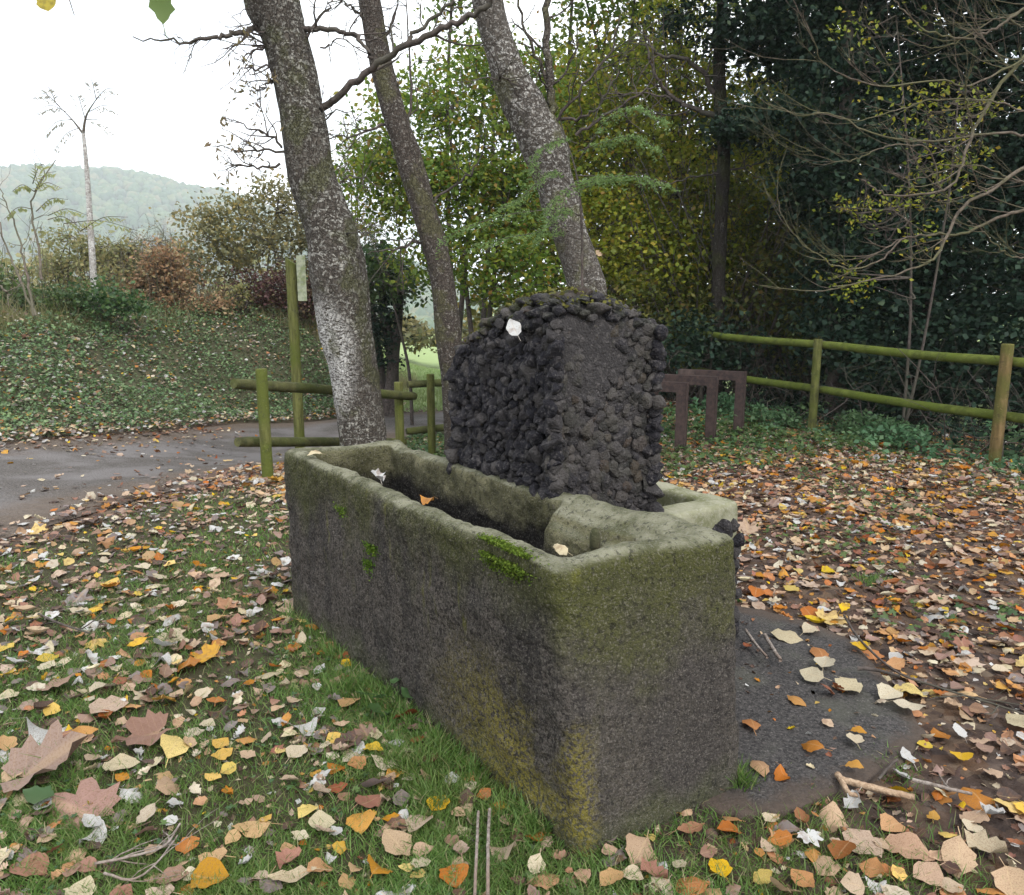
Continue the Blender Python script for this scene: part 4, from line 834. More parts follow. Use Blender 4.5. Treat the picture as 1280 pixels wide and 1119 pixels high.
def tree(name, label, cat, foot, stems, clumps, n, size, mat, group=None, seed=0, tm=T_FAR, sub=.24, per=24, smat='twig', stemr=.05, branches=26, tilt=(.1, 1.5), blen=.55, origin=None, flat=.55):
    rng = rs(seed); f = np.array([foot[0], foot[1], HG(foot[0], foot[1])]); t = thing(name, label, cat, f, group)
    mb = MB(); C = np.array(clumps)
    st = []
    for sp_ in stems: pts = spline(np.array(sp_, float), 30); tube(mb, pts, np.linspace(stemr, stemr * .35, 30), 9, rnd=.5); st.append(pts)
    allp = np.vstack(st) if st else f[None]
    P, cen = crown_pts(clumps, n, rng, sub, per, flat=flat)
    sel = cen[rng.choice(len(cen), min(branches, len(cen)), replace=False)]
    for c in sel:
        lower = allp[allp[:, 2] < c[2] + .1]; lower = lower if len(lower) else allp
        q = lower[np.argmin(((lower - c) ** 2).sum(1) + .0)]; m = (q + c) / 2 + rng.normal(0, .12, 3) - [0, 0, .1]
        B = spline(np.array([q, m, c]), 9); L = np.linalg.norm(c - q); tube(mb, B, np.linspace(.006 + .010 * L, .004, 9), 5, rnd=rng.rand(), cap=False)
        for _ in range(3): twig(mb, B[rng.randint(4, 9)], rng.normal(0, 1, 3), blen * rng.uniform(.5, 1), .005, 1, rng, [], .05, .9, (2, 3), .25, 4)
    if mb.n: mb.build('stems' if len(stems) > 1 else 'trunk', M[smat], t, smooth=True)
    mb = MB(); rand_scatter(mb, tm, P, size, rng, tilt); mb.build('crown', mat, t)
    return t
def stemline(x0, y0, Y0, x1, y1, Y1, bend=0., n=4, rng=rs(5)):
    a, b = at(x0, y0, Y0), at(x1, y1, Y1); a[2] = HG(a[0], a[1]) - .1; L = []
    for i in range(n): t = i / (n - 1); L.append(a + (b - a) * t + np.array([math.sin(t * math.pi) * bend, 0, 0]) + (rng.normal(0, .05, 3) if 0 < i < n - 1 else 0))
    return L
# green maple between the first and third trunks
c = [px_clump(520, 180, 12.5, 150, 150), px_clump(610, 80, 13, 90, 60), px_clump(660, 110, 12.8, 90, 80), px_clump(480, 230, 12.3, 90, 110), px_clump(560, 250, 12, 140, 130), px_clump(620, 200, 12.5, 120, 140), px_clump(600, 320, 11.8, 140, 100), px_clump(650, 350, 11.6, 110, 80), px_clump(560, 130, 12.6, 80, 60), px_clump(640, 260, 12.4, 110, 110), px_clump(520, 330, 12, 60, 60)]
tree('maple_tree', 'green maple turning yellow, filling the gap between the leaning trunks', 'tree', at(595, 500, 12)[:2], [stemline(600, 500, 12, 560, 140, 12.3), stemline(598, 500, 12, 640, 150, 12.5), stemline(598, 500, 12, 500, 200, 12.2)], c, 20000, .082, M['maple'], 'broadleaf trees behind the lava block', 11, branches=80)
c = [px_clump(770, 200, 14, 150, 130), px_clump(760, 100, 14.4, 130, 90), px_clump(840, 40, 14.4, 110, 80), px_clump(720, 150, 14, 90, 90), px_clump(830, 230, 13.5, 130, 140), px_clump(750, 290, 13, 120, 130), px_clump(850, 120, 14, 110, 90), px_clump(800, 320, 12.8, 150, 110), px_clump(870, 330, 13, 120, 120), px_clump(720, 230, 13.5, 90, 100), px_clump(930, 230, 13.8, 90, 160), px_clump(940, 140, 14, 90, 110)]
tree('maple_tree', 'yellow-green maple to the right of the pale blotched trunk', 'tree', at(810, 480, 13.5)[:2], [stemline(810, 480, 13.5, 780, 120, 14, .1), stemline(812, 480, 13.5, 860, 100, 14), stemline(808, 480, 13.5, 730, 180, 13.6)], c, 27000, .082, M['maple_y'], 'broadleaf trees behind the lava block', 12, branches=90)
# dim understorey thicket: many thin stems with thin foliage
rng = rs(33); stems = [stemline(rng.uniform(820, 1010), 500, rng.uniform(11.8, 13), rng.uniform(780, 1060), rng.uniform(180, 330), 12.6, rng.uniform(-.2, .2), 4, rng) for _ in range(44)]
c = [px_clump(860, 400, 12.4, 130, 90), px_clump(940, 360, 12.6, 120, 120), px_clump(990, 300, 13, 90, 120), px_clump(780, 380, 12.2, 110, 80), px_clump(1000, 420, 12.6, 110, 90), px_clump(900, 280, 13, 110, 100), px_clump(1060, 440, 12.2, 90, 80)]
tree('hazel_thicket', 'dim thicket of thin upright stems behind the left end of the green pole fence', 'shrub', at(920, 500, 12.4)[:2], stems, c, 8600, .085, M['hazel'], None, 13, stemr=.022, branches=20)
# thin trees standing up into the sky gap
for k_, (x, lab) in enumerate(((575, 'spindly tree with a few high leaves, seen above the slim leaning trunk'), (735, 'spindly tree whose upright poles show above the pale blotched trunk'), (800, 'spindly tree reaching into the sky gap left of the dark ivy-clad tree'))):
    c = [px_clump(x, 40, 16, 90, 120), px_clump(x - 40, 120, 16, 70, 90), px_clump(x + 40, 90, 16, 80, 90), px_clump(x + 10, -40, 16, 100, 80)]
    rng = rs(40 + k_); st = [stemline(x + 10, 480, 16, x + rng.uniform(-30, 30), -80, 16, rng.uniform(-.3, .3), 4, rng), stemline(x + 20, 480, 16, x + rng.uniform(-70, 70), 0, 16, rng.uniform(-.3, .3), 4, rng), stemline(x - 10, 480, 16, x + rng.uniform(-60, 60), 20, 16, 0, 4, rng)]
    tree('spindly_tree', lab, 'tree', at(x, 480, 16)[:2], st, c, [1500, 2600, 3400][k_], .11, M['maple'], 'thin trees behind the maples', 50 + k_, stemr=.065, branches=50, sub=.3)
# straight dark trunk with ivy and side limbs
t4 = thing('dark_tree', 'straight dark slender trunk in front of the thicket, ivy leaves round its top', 'tree', (*at(893, 520, 11.9)[:2], HG(*at(893, 520, 11.9)[:2])))
rng = rs(60); trunk_mesh('trunk', [(896, 440, 17), (898, 345, 16), (902, 262, 16), (905, 187, 15), (901, 142, 16), (899, 75, 14), (903, 10, 13)], 11.9, 11.9, M['bark4'], t4, [(905, -90, 12, 11.9), (900, -200, 9, 11.9)], HG(*at(893, 520, 11.9)[:2]), k=16, n=70, seed=5)
mb = MB()
for pts in ([(900, 150, 11.9), (875, 139, 11.8), (849, 128, 11.8), (828, 109, 11.7), (815, 82, 11.6), (806, 55, 11.6)], [(892, 116, 11.9), (878, 90, 11.8), (856, 75, 11.7), (822, 69, 11.6), (808, 50, 11.6)]): pxlimb(mb, pts, .04, .014, 7, 24, rng, [], 9, .6, .35, 1, .08)
for pts in ([(905, 215, 11.9), (870, 222, 11.8), (830, 230, 11.7), (800, 225, 11.6)], [(850, 128, 11.8), (810, 118, 11.6), (745, 118, 11.4)], [(905, 215, 11.9), (950, 205, 11.8), (990, 190, 11.7)]): pxlimb(mb, pts, .018, .006, 6, 20, rng, [], 9, .5, .4, 1, .08)
mb.build('limb', M['twig'], t4, smooth=True)
mb = MB(); P, _ = crown_pts([px_clump(870, 20, 11.6, 60, 40, .4), px_clump(930, 40, 11.6, 80, 70, .5), px_clump(900, -40, 11.6, 130, 60, .7), px_clump(960, 160, 11.4, 100, 40, .5), px_clump(920, 165, 11.4, 60, 25, .4)], 3400, rng, .16, 30); rand_scatter(mb, T_FAR, P, .085, rng, (.1, 1.4)); mb.build('ivy', M['ivy'], t4)
# big ivy-smothered evergreens on the right; highest clumps, out of frame, added for shade
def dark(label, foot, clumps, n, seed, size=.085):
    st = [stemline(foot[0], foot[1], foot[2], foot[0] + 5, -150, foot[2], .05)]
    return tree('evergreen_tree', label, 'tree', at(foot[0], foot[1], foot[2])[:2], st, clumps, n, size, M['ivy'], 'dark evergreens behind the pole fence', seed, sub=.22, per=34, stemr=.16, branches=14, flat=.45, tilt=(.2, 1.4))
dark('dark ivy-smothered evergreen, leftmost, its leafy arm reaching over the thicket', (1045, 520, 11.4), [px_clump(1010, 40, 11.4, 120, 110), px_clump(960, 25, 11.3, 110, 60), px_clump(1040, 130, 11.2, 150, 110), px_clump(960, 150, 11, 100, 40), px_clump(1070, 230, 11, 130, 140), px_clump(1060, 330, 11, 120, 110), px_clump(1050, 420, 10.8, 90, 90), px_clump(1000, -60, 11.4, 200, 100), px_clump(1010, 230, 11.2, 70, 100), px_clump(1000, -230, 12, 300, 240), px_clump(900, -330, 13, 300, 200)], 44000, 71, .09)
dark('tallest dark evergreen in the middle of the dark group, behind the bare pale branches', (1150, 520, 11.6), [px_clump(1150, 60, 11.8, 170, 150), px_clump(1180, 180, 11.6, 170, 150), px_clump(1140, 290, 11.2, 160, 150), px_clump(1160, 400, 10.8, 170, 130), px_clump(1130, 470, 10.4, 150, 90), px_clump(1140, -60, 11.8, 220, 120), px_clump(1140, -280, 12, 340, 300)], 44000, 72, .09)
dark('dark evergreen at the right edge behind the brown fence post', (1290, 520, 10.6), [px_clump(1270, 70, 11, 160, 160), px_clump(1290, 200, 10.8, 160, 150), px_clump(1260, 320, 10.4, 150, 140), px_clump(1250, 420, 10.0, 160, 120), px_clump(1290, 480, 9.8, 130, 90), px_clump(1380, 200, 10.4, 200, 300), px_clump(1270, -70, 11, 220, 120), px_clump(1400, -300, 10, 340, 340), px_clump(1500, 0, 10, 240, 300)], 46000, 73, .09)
c = [px_clump(860, 425, 11.4, 60, 50, .4), px_clump(900, 440, 11.6, 70, 60, .4), px_clump(850, 450, 11.2, 50, 40, .3)]
tree('ivy_bush', 'low dark ivy bush above the bike stands', 'shrub', at(880, 520, 11.5)[:2], [stemline(880, 520, 11.5, 880, 420, 11.5)], c, 1900, .085, M['ivy'], None, 74, branches=6, stemr=.03)
# sparse yellow sprays in front of the dark trees
c = [px_clump(1100, 30, 9.4, 110, 40, .4), px_clump(1190, 140, 9.2, 130, 60, .4), px_clump(1110, 100, 9.3, 90, 40, .4), px_clump(1150, 240, 9.2, 110, 60, .4), px_clump(1180, 190, 9.2, 80, 60, .4), px_clump(1070, 260, 9.4, 70, 50, .4), px_clump(1130, 300, 9.2, 90, 40, .4), px_clump(1060, 350, 9.2, 60, 50, .3)]
tree('yellow_sapling', 'thin sapling scattering small yellow leaves in front of the dark evergreens', 'sapling', at(1130, 520, 9.6)[:2], [stemline(1130, 520, 9.6, 1120, 20, 9.4, .2), stemline(1130, 520, 9.6, 1200, 100, 9.3)], c, 1000, .055, M['maple_y'], None, 75, branches=26, stemr=.02, sub=.14, per=12)
# undergrowth under the trees beyond the fence
rng = rs(80); n = 16000; q = np.c_[rng.uniform(1.6, 9.5, n), rng.uniform(6.8, 15.5, n)]; ln = (q[:, 0] - 4.8) * .887 + (q[:, 1] - 7.6) * .461
q = q[(ln > .25) & (q[:, 0] / q[:, 1] < .95)]; P = dirt(q); P[:, 2] += rng.rand(len(P)) ** 1.2 * (.25 + 1.2 * ss(.5, 2.2, (P[:, 0] - 4.8) * .887 + (P[:, 1] - 7.6) * .461)) * (.35 + fbm(q * 1.1, 3, 3))
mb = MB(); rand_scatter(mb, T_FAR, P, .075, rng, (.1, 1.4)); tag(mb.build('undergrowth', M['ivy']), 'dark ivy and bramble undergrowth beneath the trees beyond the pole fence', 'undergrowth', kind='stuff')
mb = MB(); rng = rs(81)
for _ in range(130):
    x = rng.uniform(2.2, 7.5); y = 7.6 - (x - 4.8) * .52 / .28 * .0 + rng.uniform(0, 5) + max(0, (4.8 - x) * 1.9); 
    twig(mb, (x, y, HG(x, y)), (rng.normal(0, .5), rng.normal(0, .3), 1), rng.uniform(.5, 1.5), .008, 1, rng, [], -.02, .8, (2, 4), .25, 4)
tag(mb.build('dead_stems', M['twig']), 'tangle of bare dead stems in the gloom beyond the pole fence', 'undergrowth', kind='stuff')
# fringe of nettles and ferns along the fence
rng = rs(82); n = 15000; al = rng.uniform(-.4, 4.2, n); ac = rng.normal(.05, .35, n); base = np.array([2.9, 11.2]); dF_ = np.array([.47, -.883]); nF = np.array([.883, .47]); q = base + al[:, None] * dF_ * 1.9 + ac[:, None] * nF
cl = ss(.45, .62, fbm(q * 1.7, 3, 12)); ok = rng.rand(n) < .2 + .8 * cl; q = q[ok]; P = dirt(q); P[:, 2] += rng.rand(len(P)) * (.08 + .20 * cl[ok])
mb = MB(); rand_scatter(mb, T_LONG + T_FAR, P, .07, rng, (.1, 1.2)); tag(mb.build('green_weeds', M['fern']), 'fringe of low ferny green weeds along the foot of the pole fence', 'weeds', kind='stuff')
# deep wood behind everything on the right and centre
rng = rs(83); n = 60000; C = []
for x in np.linspace(2.2, 26, 22): C.append((x, rng.uniform(18, 24), rng.uniform(.5, 5.5), rng.uniform(1.6, 2.6), 1.6, rng.uniform(1.6, 3)))
for x in np.linspace(0.0, 7.5, 9): C.append((x, rng.uniform(19, 22), rng.uniform(.2, 2.2), 1.3, 1.3, 1.5))
for x in np.linspace(6, 26, 14): C.append((x, rng.uniform(16, 22), rng.uniform(4, 10), 2.2, 2, 2.6))
for x in np.linspace(.4, 7.5, 12):
    for z in (1.0, 3.0, 4.8): C.append((x, rng.uniform(17, 20), z, 1.2, 1.2, 1.3))
P, _ = crown_pts(C, n + 22000, rng, .4, 26); mb = MB(); rand_scatter(mb, T_FAR, P, .19, rng, (.1, 1.4)); tag(mb.build('deep_woods', M['hazel']), 'dim mass of mixed woodland filling the background behind the thicket', 'woods', kind='stuff')
mb = MB()
for _ in range(60):
    x = rng.uniform(2, 22); y = rng.uniform(16, 20); z = HG(x, y); tube(mb, spline(np.array([[x, y, z - .2], [x + rng.normal(0, .3), y, z + 4], [x + rng.normal(0, .8), y, z + 9.5]]), 10), np.linspace(rng.uniform(.04, .1), .02, 10), 6)
tag(mb.build('deep_wood_trunks', M['twig']), 'thin dim trunks of the woodland behind the thicket', 'woods', kind='stuff')

rng = rs(84); C = [(x, rng.uniform(14.5, 17.5), z, 1.5, 1.2, 1.7) for x in np.linspace(4.6, 19, 13) for z in (.6, 3.2, 5.8, 8.4, 11)]
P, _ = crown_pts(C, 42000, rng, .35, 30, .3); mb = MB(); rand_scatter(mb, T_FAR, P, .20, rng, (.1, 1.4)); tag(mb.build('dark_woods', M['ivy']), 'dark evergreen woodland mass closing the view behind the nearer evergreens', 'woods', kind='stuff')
# ------------------------------------------------------------------ feathery sapling in front of the pale trunk
fs = thing('feathery_sapling', 'young tree with drooping feathery blue-green fronds crossing the pale blotched trunk', 'sapling', (*at(730, 560, 7.4)[:2], 0)); rng = rs(90)
stm = spline(np.array([[*at(730, 560, 7.4)[:2], -.1], at(728, 380, 7.4), at(724, 240, 7.4), at(700, 150, 7.4)]), 30); mb = MB(); tube(mb, stm, np.linspace(.018, .005, 30), 7); ml = MB()
fr = [[(720, 255, 7.4), (690, 262, 7.2), (640, 268, 7.0), (590, 282, 6.9), (552, 300, 6.8)], [(722, 230, 7.4), (740, 228, 7.1), (700, 243, 7.0), (682, 275, 6.9)], [(722, 220, 7.4), (770, 222, 7.2), (730, 225, 7.0)], [(722, 180, 7.4), (700, 175, 7.2), (672, 190, 7.1), (660, 226, 7.0)],
      [(722, 190, 7.4), (750, 180, 7.1), (790, 170, 7.0), (820, 185, 6.9)], [(726, 300, 7.4), (690, 290, 7.2), (650, 295, 7.0), (600, 305, 6.9)], [(722, 240, 7.4), (765, 222, 7.1), (800, 222, 7.0), (835, 232, 6.9)], [(722, 240, 7.4), (690, 215, 7.2), (655, 245, 7.0), (625, 262, 6.9)], [(726, 270, 7.4), (700, 265, 7.2), (670, 300, 7.1)], [(724, 200, 7.4), (760, 150, 7.2), (795, 135, 7.1), (830, 150, 7.0)]]
for f_ in fr:
    Q = spline(np.array([at(*p) for p in f_]), 26); tube(mb, Q, np.linspace(.006, .002, 26), 5, cap=False)
    for i in range(5, 26):
        for sd in (-1, 1):
            d = Q[min(i + 1, 25)] - Q[i - 1]; d /= np.linalg.norm(d); sdv = np.cross(d, [0, 0, 1.]); sdv /= np.linalg.norm(sdv) + 1e-9; e = Q[i] + (sdv * sd * .55 + d * .6 + rng.normal(0, .2, 3) - [0, 0, .35]) * rng.uniform(.05, .17)
            m = 5; t = np.linspace(.15, 1, m)[:, None]; pts = np.repeat(Q[i][None] + (e - Q[i]) * t, 2, 0) + rng.normal(0, .010, (2 * m, 3)); rand_scatter(ml, T_LONG, pts, .034, rng, (.2, 1.4))
mb.build('stem', M['twig'], fs, smooth=True); ml.build('fronds', M['feather'], fs)

# ------------------------------------------------------------------ bare pale branches reaching in from the right
bt = thing('bare_tree', 'leafless tree whose pale curving branches reach in from the right edge', 'tree', (*at(1440, 560, 7.0)[:2], 0)); rng = rs(95)
Z = lambda pts, Y0, Y1: [(800 + x / 2.665, y / 2.665, Y0 + (Y1 - Y0) * i / (len(pts) - 1)) for i, (x, y) in enumerate(pts)]
mb = MB(); tk = spline(np.array([[*at(1440, 560, 7.0)[:2], -.2], at(1435, 400, 7.0), at(1430, 200, 7.0), at(1420, 0, 7.0), at(1400, -250, 7.0)]), 30); tube(mb, tk, np.linspace(.13, .06, 30), 14, wob=.2); mb.build('trunk', M['bark2'], bt, smooth=True)
J = [(1690, 120), (1690, 700), (1690, 400), (1690, 900), (1690, 40)]
limbs = [([(1690, 60), (1400, 110), (1280, 190), (1190, 300), (1110, 440), (1080, 520), (1050, 600), (990, 640), (850, 655), (780, 630), (735, 600)], .024), ([(1110, 440), (1085, 330), (1100, 240), (1150, 170)], .013), ([(1690, 480), (1400, 500), (1280, 560), (1190, 620), (1080, 690), (1020, 790), (970, 870), (900, 900), (790, 930), (640, 960)], .026),
         ([(1690, 640), (1400, 680), (1280, 700), (1180, 730), (1080, 780), (980, 780), (870, 800), (780, 850), (700, 900)], .024), ([(1690, -120), (1400, -30), (1280, 30), (1180, 100), (1080, 130), (950, 100), (880, 40), (820, -30)], .020), ([(1690, 480), (1420, 455), (1280, 450), (1180, 445), (1000, 470), (880, 470), (760, 440), (640, 380), (540, 385), (430, 350)], .018),
         ([(1000, 640), (960, 500), (820, 490), (720, 530), (630, 535), (540, 490)], .009), ([(1690, 130), (1400, 170), (1280, 200), (1100, 290), (1000, 270), (800, 290), (680, 250), (600, 200), (570, 110)], .014), ([(870, 800), (800, 870), (700, 900), (620, 870), (540, 810), (470, 720), (460, 600), (490, 480)], .010),
         ([(1690, 300), (1400, 330), (1280, 370), (1180, 340), (1000, 330), (880, 360), (740, 400), (600, 380)], .013), ([(1690, 560), (1400, 600), (1280, 610), (1150, 560), (1040, 560), (900, 600), (820, 560)], .012), ([(1690, 200), (1400, 250), (1280, 280), (1180, 170), (1080, 60), (1060, -20)], .014), ([(1690, 780), (1450, 800), (1280, 860), (1200, 830), (1130, 760), (1090, 740)], .012), ([(1690, 20), (1400, 40), (1280, 90), (1200, 60), (1060, 140), (960, 160), (860, 120)], .014)]
for pts, r in limbs:
    mb = MB(); Yn = rng.uniform(6.2, 7.2); zp = Z(pts, 7.0 if pts[0][0] > 1600 else 6.8, Yn)
    Q = pxlimb(mb, zp, r * .78, r * .18, 7, 44, rng, None, 0, wob=.006)
    for c in range(9 if len(pts) > 5 else 4):
        i = rng.randint(8, 42); d = Q[i + 1] - Q[i]; d /= np.linalg.norm(d); s_ = np.array([-.5, rng.normal(0, .5), rng.choice([-1, 1]) * .7]); 
        twig(mb, Q[i], d * .9 + s_ * .5, rng.uniform(.25, .8), max(.0022, r * .22), 1, rng, [], .13, .8, (2, 3), .10, 4)
    mb.build('branch', M['twig_pale'], bt, smooth=True)

# ------------------------------------------------------------------ shrubs and trees on and behind the bank
def pline(*pts): return [at(*p) for p in pts]
def bush(name, label, cat, foot, Y, clumps, n, size, mat, seed, group=None, stems=5, smat='twig', stemr=.02, branches=30, sub=.18, per=16, tm=T_FAR, blen=.5):
    rng = rs(seed); fx = at(foot[0], foot[1], Y); st = []
    for k_ in range(stems):
        c = clumps[k_ % len(clumps)]; a = np.array([fx[0] + rng.normal(0, .1), Y + rng.normal(0, .1), HG(fx[0], Y) - .1]); b = np.array(c[:3]) + [0, 0, c[5] * .5]; st.append([a, (a + b) / 2 + rng.normal(0, .12, 3), b])
    return tree(name, label, cat, fx[:2], st, clumps, n, size, mat, group, seed, tm, sub, per, smat, stemr, branches, blen=blen)
B = px_clump
bush('olive_bush', 'wide olive-grey bush with yellow leaves, bulging above the reddish brambles', 'shrub', (330, 370), 18.6, [B(300, 290, 18.6, 110, 90), B(350, 270, 18.8, 100, 90), B(270, 320, 18, 90, 70), B(340, 320, 18, 90, 60), B(250, 280, 18.5, 60, 50), B(400, 300, 19, 80, 100), B(230, 330, 18, 60, 50), B(390, 350, 18.6, 70, 70)], 8500, .10, M['olive'], 201, branches=50)
bush('bramble_patch', 'dark wine-red bramble patch behind the green sign post', 'shrub', (330, 385), 17.4, [B(325, 364, 17.3, 70, 46), B(358, 362, 17.3, 60, 54), B(290, 376, 17.2, 40, 26), B(390, 372, 17.4, 50, 50)], 5200, .075, M['wine'], 202, stems=8, branches=20)
bush('pale_green_shrub', 'small bright green shrub in front of the wine-red brambles', 'shrub', (297, 392), 16.6, [B(296, 374, 16.6, 28, 26), B(304, 362, 16.6, 14, 16)], 420, .07, M['yellowgreen'], 203, stems=6, branches=8, sub=.1)
bush('bracken', 'orange-brown bracken spreading between the pale trunk and the brambles', 'bracken', (210, 385), 16.4, [B(195, 374, 16.4, 60, 26), B(225, 372, 16.4, 60, 26), B(205, 352, 16.8, 50, 34), B(180, 365, 16.4, 40, 36)], 2400, .09, M['rust'], 204, stems=14, smat='twig_pale', stemr=.008, branches=40)
bush('orange_shrub', 'upright orange-leaved shrub rising over the bracken', 'shrub', (208, 372), 16.2, [B(207, 325, 16.2, 40, 40), B(215, 345, 16.2, 40, 40), B(190, 335, 16.2, 34, 30)], 1100, .085, M['rust'], 205, stems=6, branches=20)
bush('yellow_shrub', 'pale yellow-green shrub just behind the dead white trunk', 'shrub', (95, 380), 16.8, [B(90, 310, 16.8, 70, 60), B(110, 340, 16.8, 80, 60), B(70, 350, 16.8, 60, 50), B(135, 350, 16.4, 60, 60), B(130, 320, 17, 60, 50)], 3200, .085, M['yellowgreen'], 206, stems=7, branches=40)
bush('grey_shrub', 'greyish thin-leaved shrub between the yellow shrub and the orange one', 'shrub', (165, 375), 17.4, [B(165, 322, 17.4, 50, 50), B(185, 340, 17.2, 50, 40), B(150, 335, 17.4, 40, 40)], 1300, .08, M['olive'], 207, stems=7, branches=40)
bush('green_shrub', 'green leafy shrub at the left edge on top of the bank', 'shrub', (20, 395), 14.2, [B(10, 372, 14.2, 60, 40), B(50, 378, 14, 60, 34), B(90, 380, 14, 60, 30), B(-30, 360, 14.2, 80, 60), B(130, 372, 14, 50, 40), B(158, 380, 14, 40, 30)], 4200, .085, M['weed'], 208, stems=8, branches=20)
bush('tan_thicket', 'wispy tan thicket of fine twigs between the dead white trunk and the wide olive bush', 'shrub', (200, 380), 19.5, [B(150, 335, 19.5, 70, 60), B(200, 315, 19.5, 80, 60), B(245, 335, 19.2, 70, 60), B(225, 360, 19, 90, 40), B(175, 365, 19, 80, 40)], 2600, .06, M['drybush'], 213, stems=14, smat='twig_pale', stemr=.014, branches=150, blen=.8)
bush('rusty_fern', 'low rusty fern clump at the foot of the wine-red brambles', 'bracken', (250, 388), 16.2, [B(235, 384, 16.2, 60, 22), B(265, 382, 16.2, 60, 22)], 1500, .07, M['rust'], 214, stems=10, smat='twig_pale', stemr=.008, branches=30)
bush('pale_willow', 'washed-out pale shrub at the far left behind the saplings', 'shrub', (-10, 380), 19, [B(0, 345, 19, 70, 60), B(-40, 330, 19, 80, 80), B(30, 360, 18.5, 50, 40)], 1500, .09, M['yellowgreen'], 209, stems=6, branches=30)
bush('grey_twig_tree', 'thin grey tangle of nearly bare twigs right behind the nearest leaning trunk', 'tree', (440, 400), 17.5, [B(440, 260, 17.5, 90, 120), B(450, 200, 17.5, 90, 100), B(400, 250, 18, 80, 110), B(470, 300, 17, 60, 60)], 1800, .07, M['olive'], 210, stems=9, branches=170, smat='twig_pale', stemr=.03, blen=.9)
# ivy-wrapped stump of a tree right of the first trunk
c = [B(478, 440, 15, 34, 90, .35), B(482, 380, 15, 44, 70, .4), B(475, 340, 15, 50, 60, .45), B(500, 345, 15, 40, 40, .4), B(468, 400, 15, 36, 60, .35)]
tree('ivy_stump', 'dark ivy-wrapped trunk seen between the nearest leaning trunk and the meadow', 'tree', at(480, 500, 15)[:2], [stemline(482, 500, 15, 478, 300, 15, .05), stemline(490, 500, 15, 500, 330, 15, .0), stemline(474, 500, 15, 462, 330, 15, .0)], c, 4300, .075, M['ivy'], None, 211, stemr=.14, branches=12, sub=.12, per=30)
c = [B(475, 330, 13.8, 70, 60, .6), B(500, 370, 13.8, 40, 50, .5), B(450, 350, 14, 50, 60, .5)]
tree('young_maple', 'low green maple branches hanging just right of the nearest leaning trunk', 'tree', at(515, 500, 13.8)[:2], [stemline(515, 520, 13.8, 480, 300, 13.8, .05)], c, 1500, .10, M['weed'], None, 212, stemr=.035, branches=16)
# dead white trunk with a few feathery leaves
dw = thing('dead_tree', 'dead white trunk standing on the bank with a few feathery leaves at its tip', 'tree', (*at(118, 378, 14.6)[:2], HG(*at(118, 378, 14.6)[:2]))); mb = MB()
tube(mb, spline(np.array([[*at(119, 385, 14.6)[:2], HG(*at(118, 378, 14.6)[:2]) - .1], at(114, 300, 14.6), at(109, 220, 14.6), at(104, 165, 14.6)]), 40), np.linspace(.065, .028, 40), 12, wob=.25); mb.build('trunk', M['dead'], dw, smooth=True)
mb = MB(); ml = MB(); rng = rs(220)
def frond(mb, ml, a, b, rng, n=9, ll=.16, droop=.12, size=.15, i0=3):
    Q = spline(np.array([a, (a + b) / 2 + [0, 0, droop], b]), 14); tube(mb, Q, np.linspace(.008, .003, 14), 5, cap=False)
    d = (b - a) / np.linalg.norm(b - a); sd = np.cross(d, [0, 0, 1.]); sd /= np.linalg.norm(sd) + 1e-9
    for i in range(n):
        q = Q[i0 + int(i * (13 - i0) / n)]
        for s_ in (-1, 1):
            p = q + sd * s_ * ll * .5 * .6 + np.array([0, 0, -ll * .3]); yaw = math.atan2(sd[1] * s_, sd[0] * s_) - math.pi / 2
            scatter(ml, T_LONG, p[None], rotmats(np.array([yaw + rng.normal(0, .2)]), np.array([.6 + rng.uniform(-.2, .3)]), np.array([yaw])), np.array([size * rng.uniform(.8, 1.1)]), rng.rand(1), rng)
tube(mb, spline(np.array([at(104, 168, 14.6), at(108, 145, 14.6), at(122, 122, 14.5)]), 10), np.linspace(.026, .006, 10), 6); tube(mb, spline(np.array([at(104, 168, 14.6), at(90, 150, 14.6), at(70, 130, 14.5)]), 10), np.linspace(.020, .005, 10), 6)
for (x0, y0, x, y) in ((82, 140, 45, 140), (90, 150, 52, 172), (75, 134, 40, 118), (100, 160, 66, 192), (112, 140, 150, 140), (118, 128, 148, 112), (108, 150, 142, 168), (106, 148, 92, 112), (120, 124, 112, 98), (70, 130, 55, 108)): frond(mb, ml, at(x0, y0, 14.6), at(x, y, 14.4 + rng.normal(0, .2)), rng, 6, .24, .10, .13, 4)
mb.build('branch', M['twig_pale'], dw); M['pale_leaf'] = mat_leaf('pale_leaf', [(0, (.42, .40, .36)), (1, (.55, .53, .48))], .6); ml.build('leaves', M['pale_leaf'], dw)
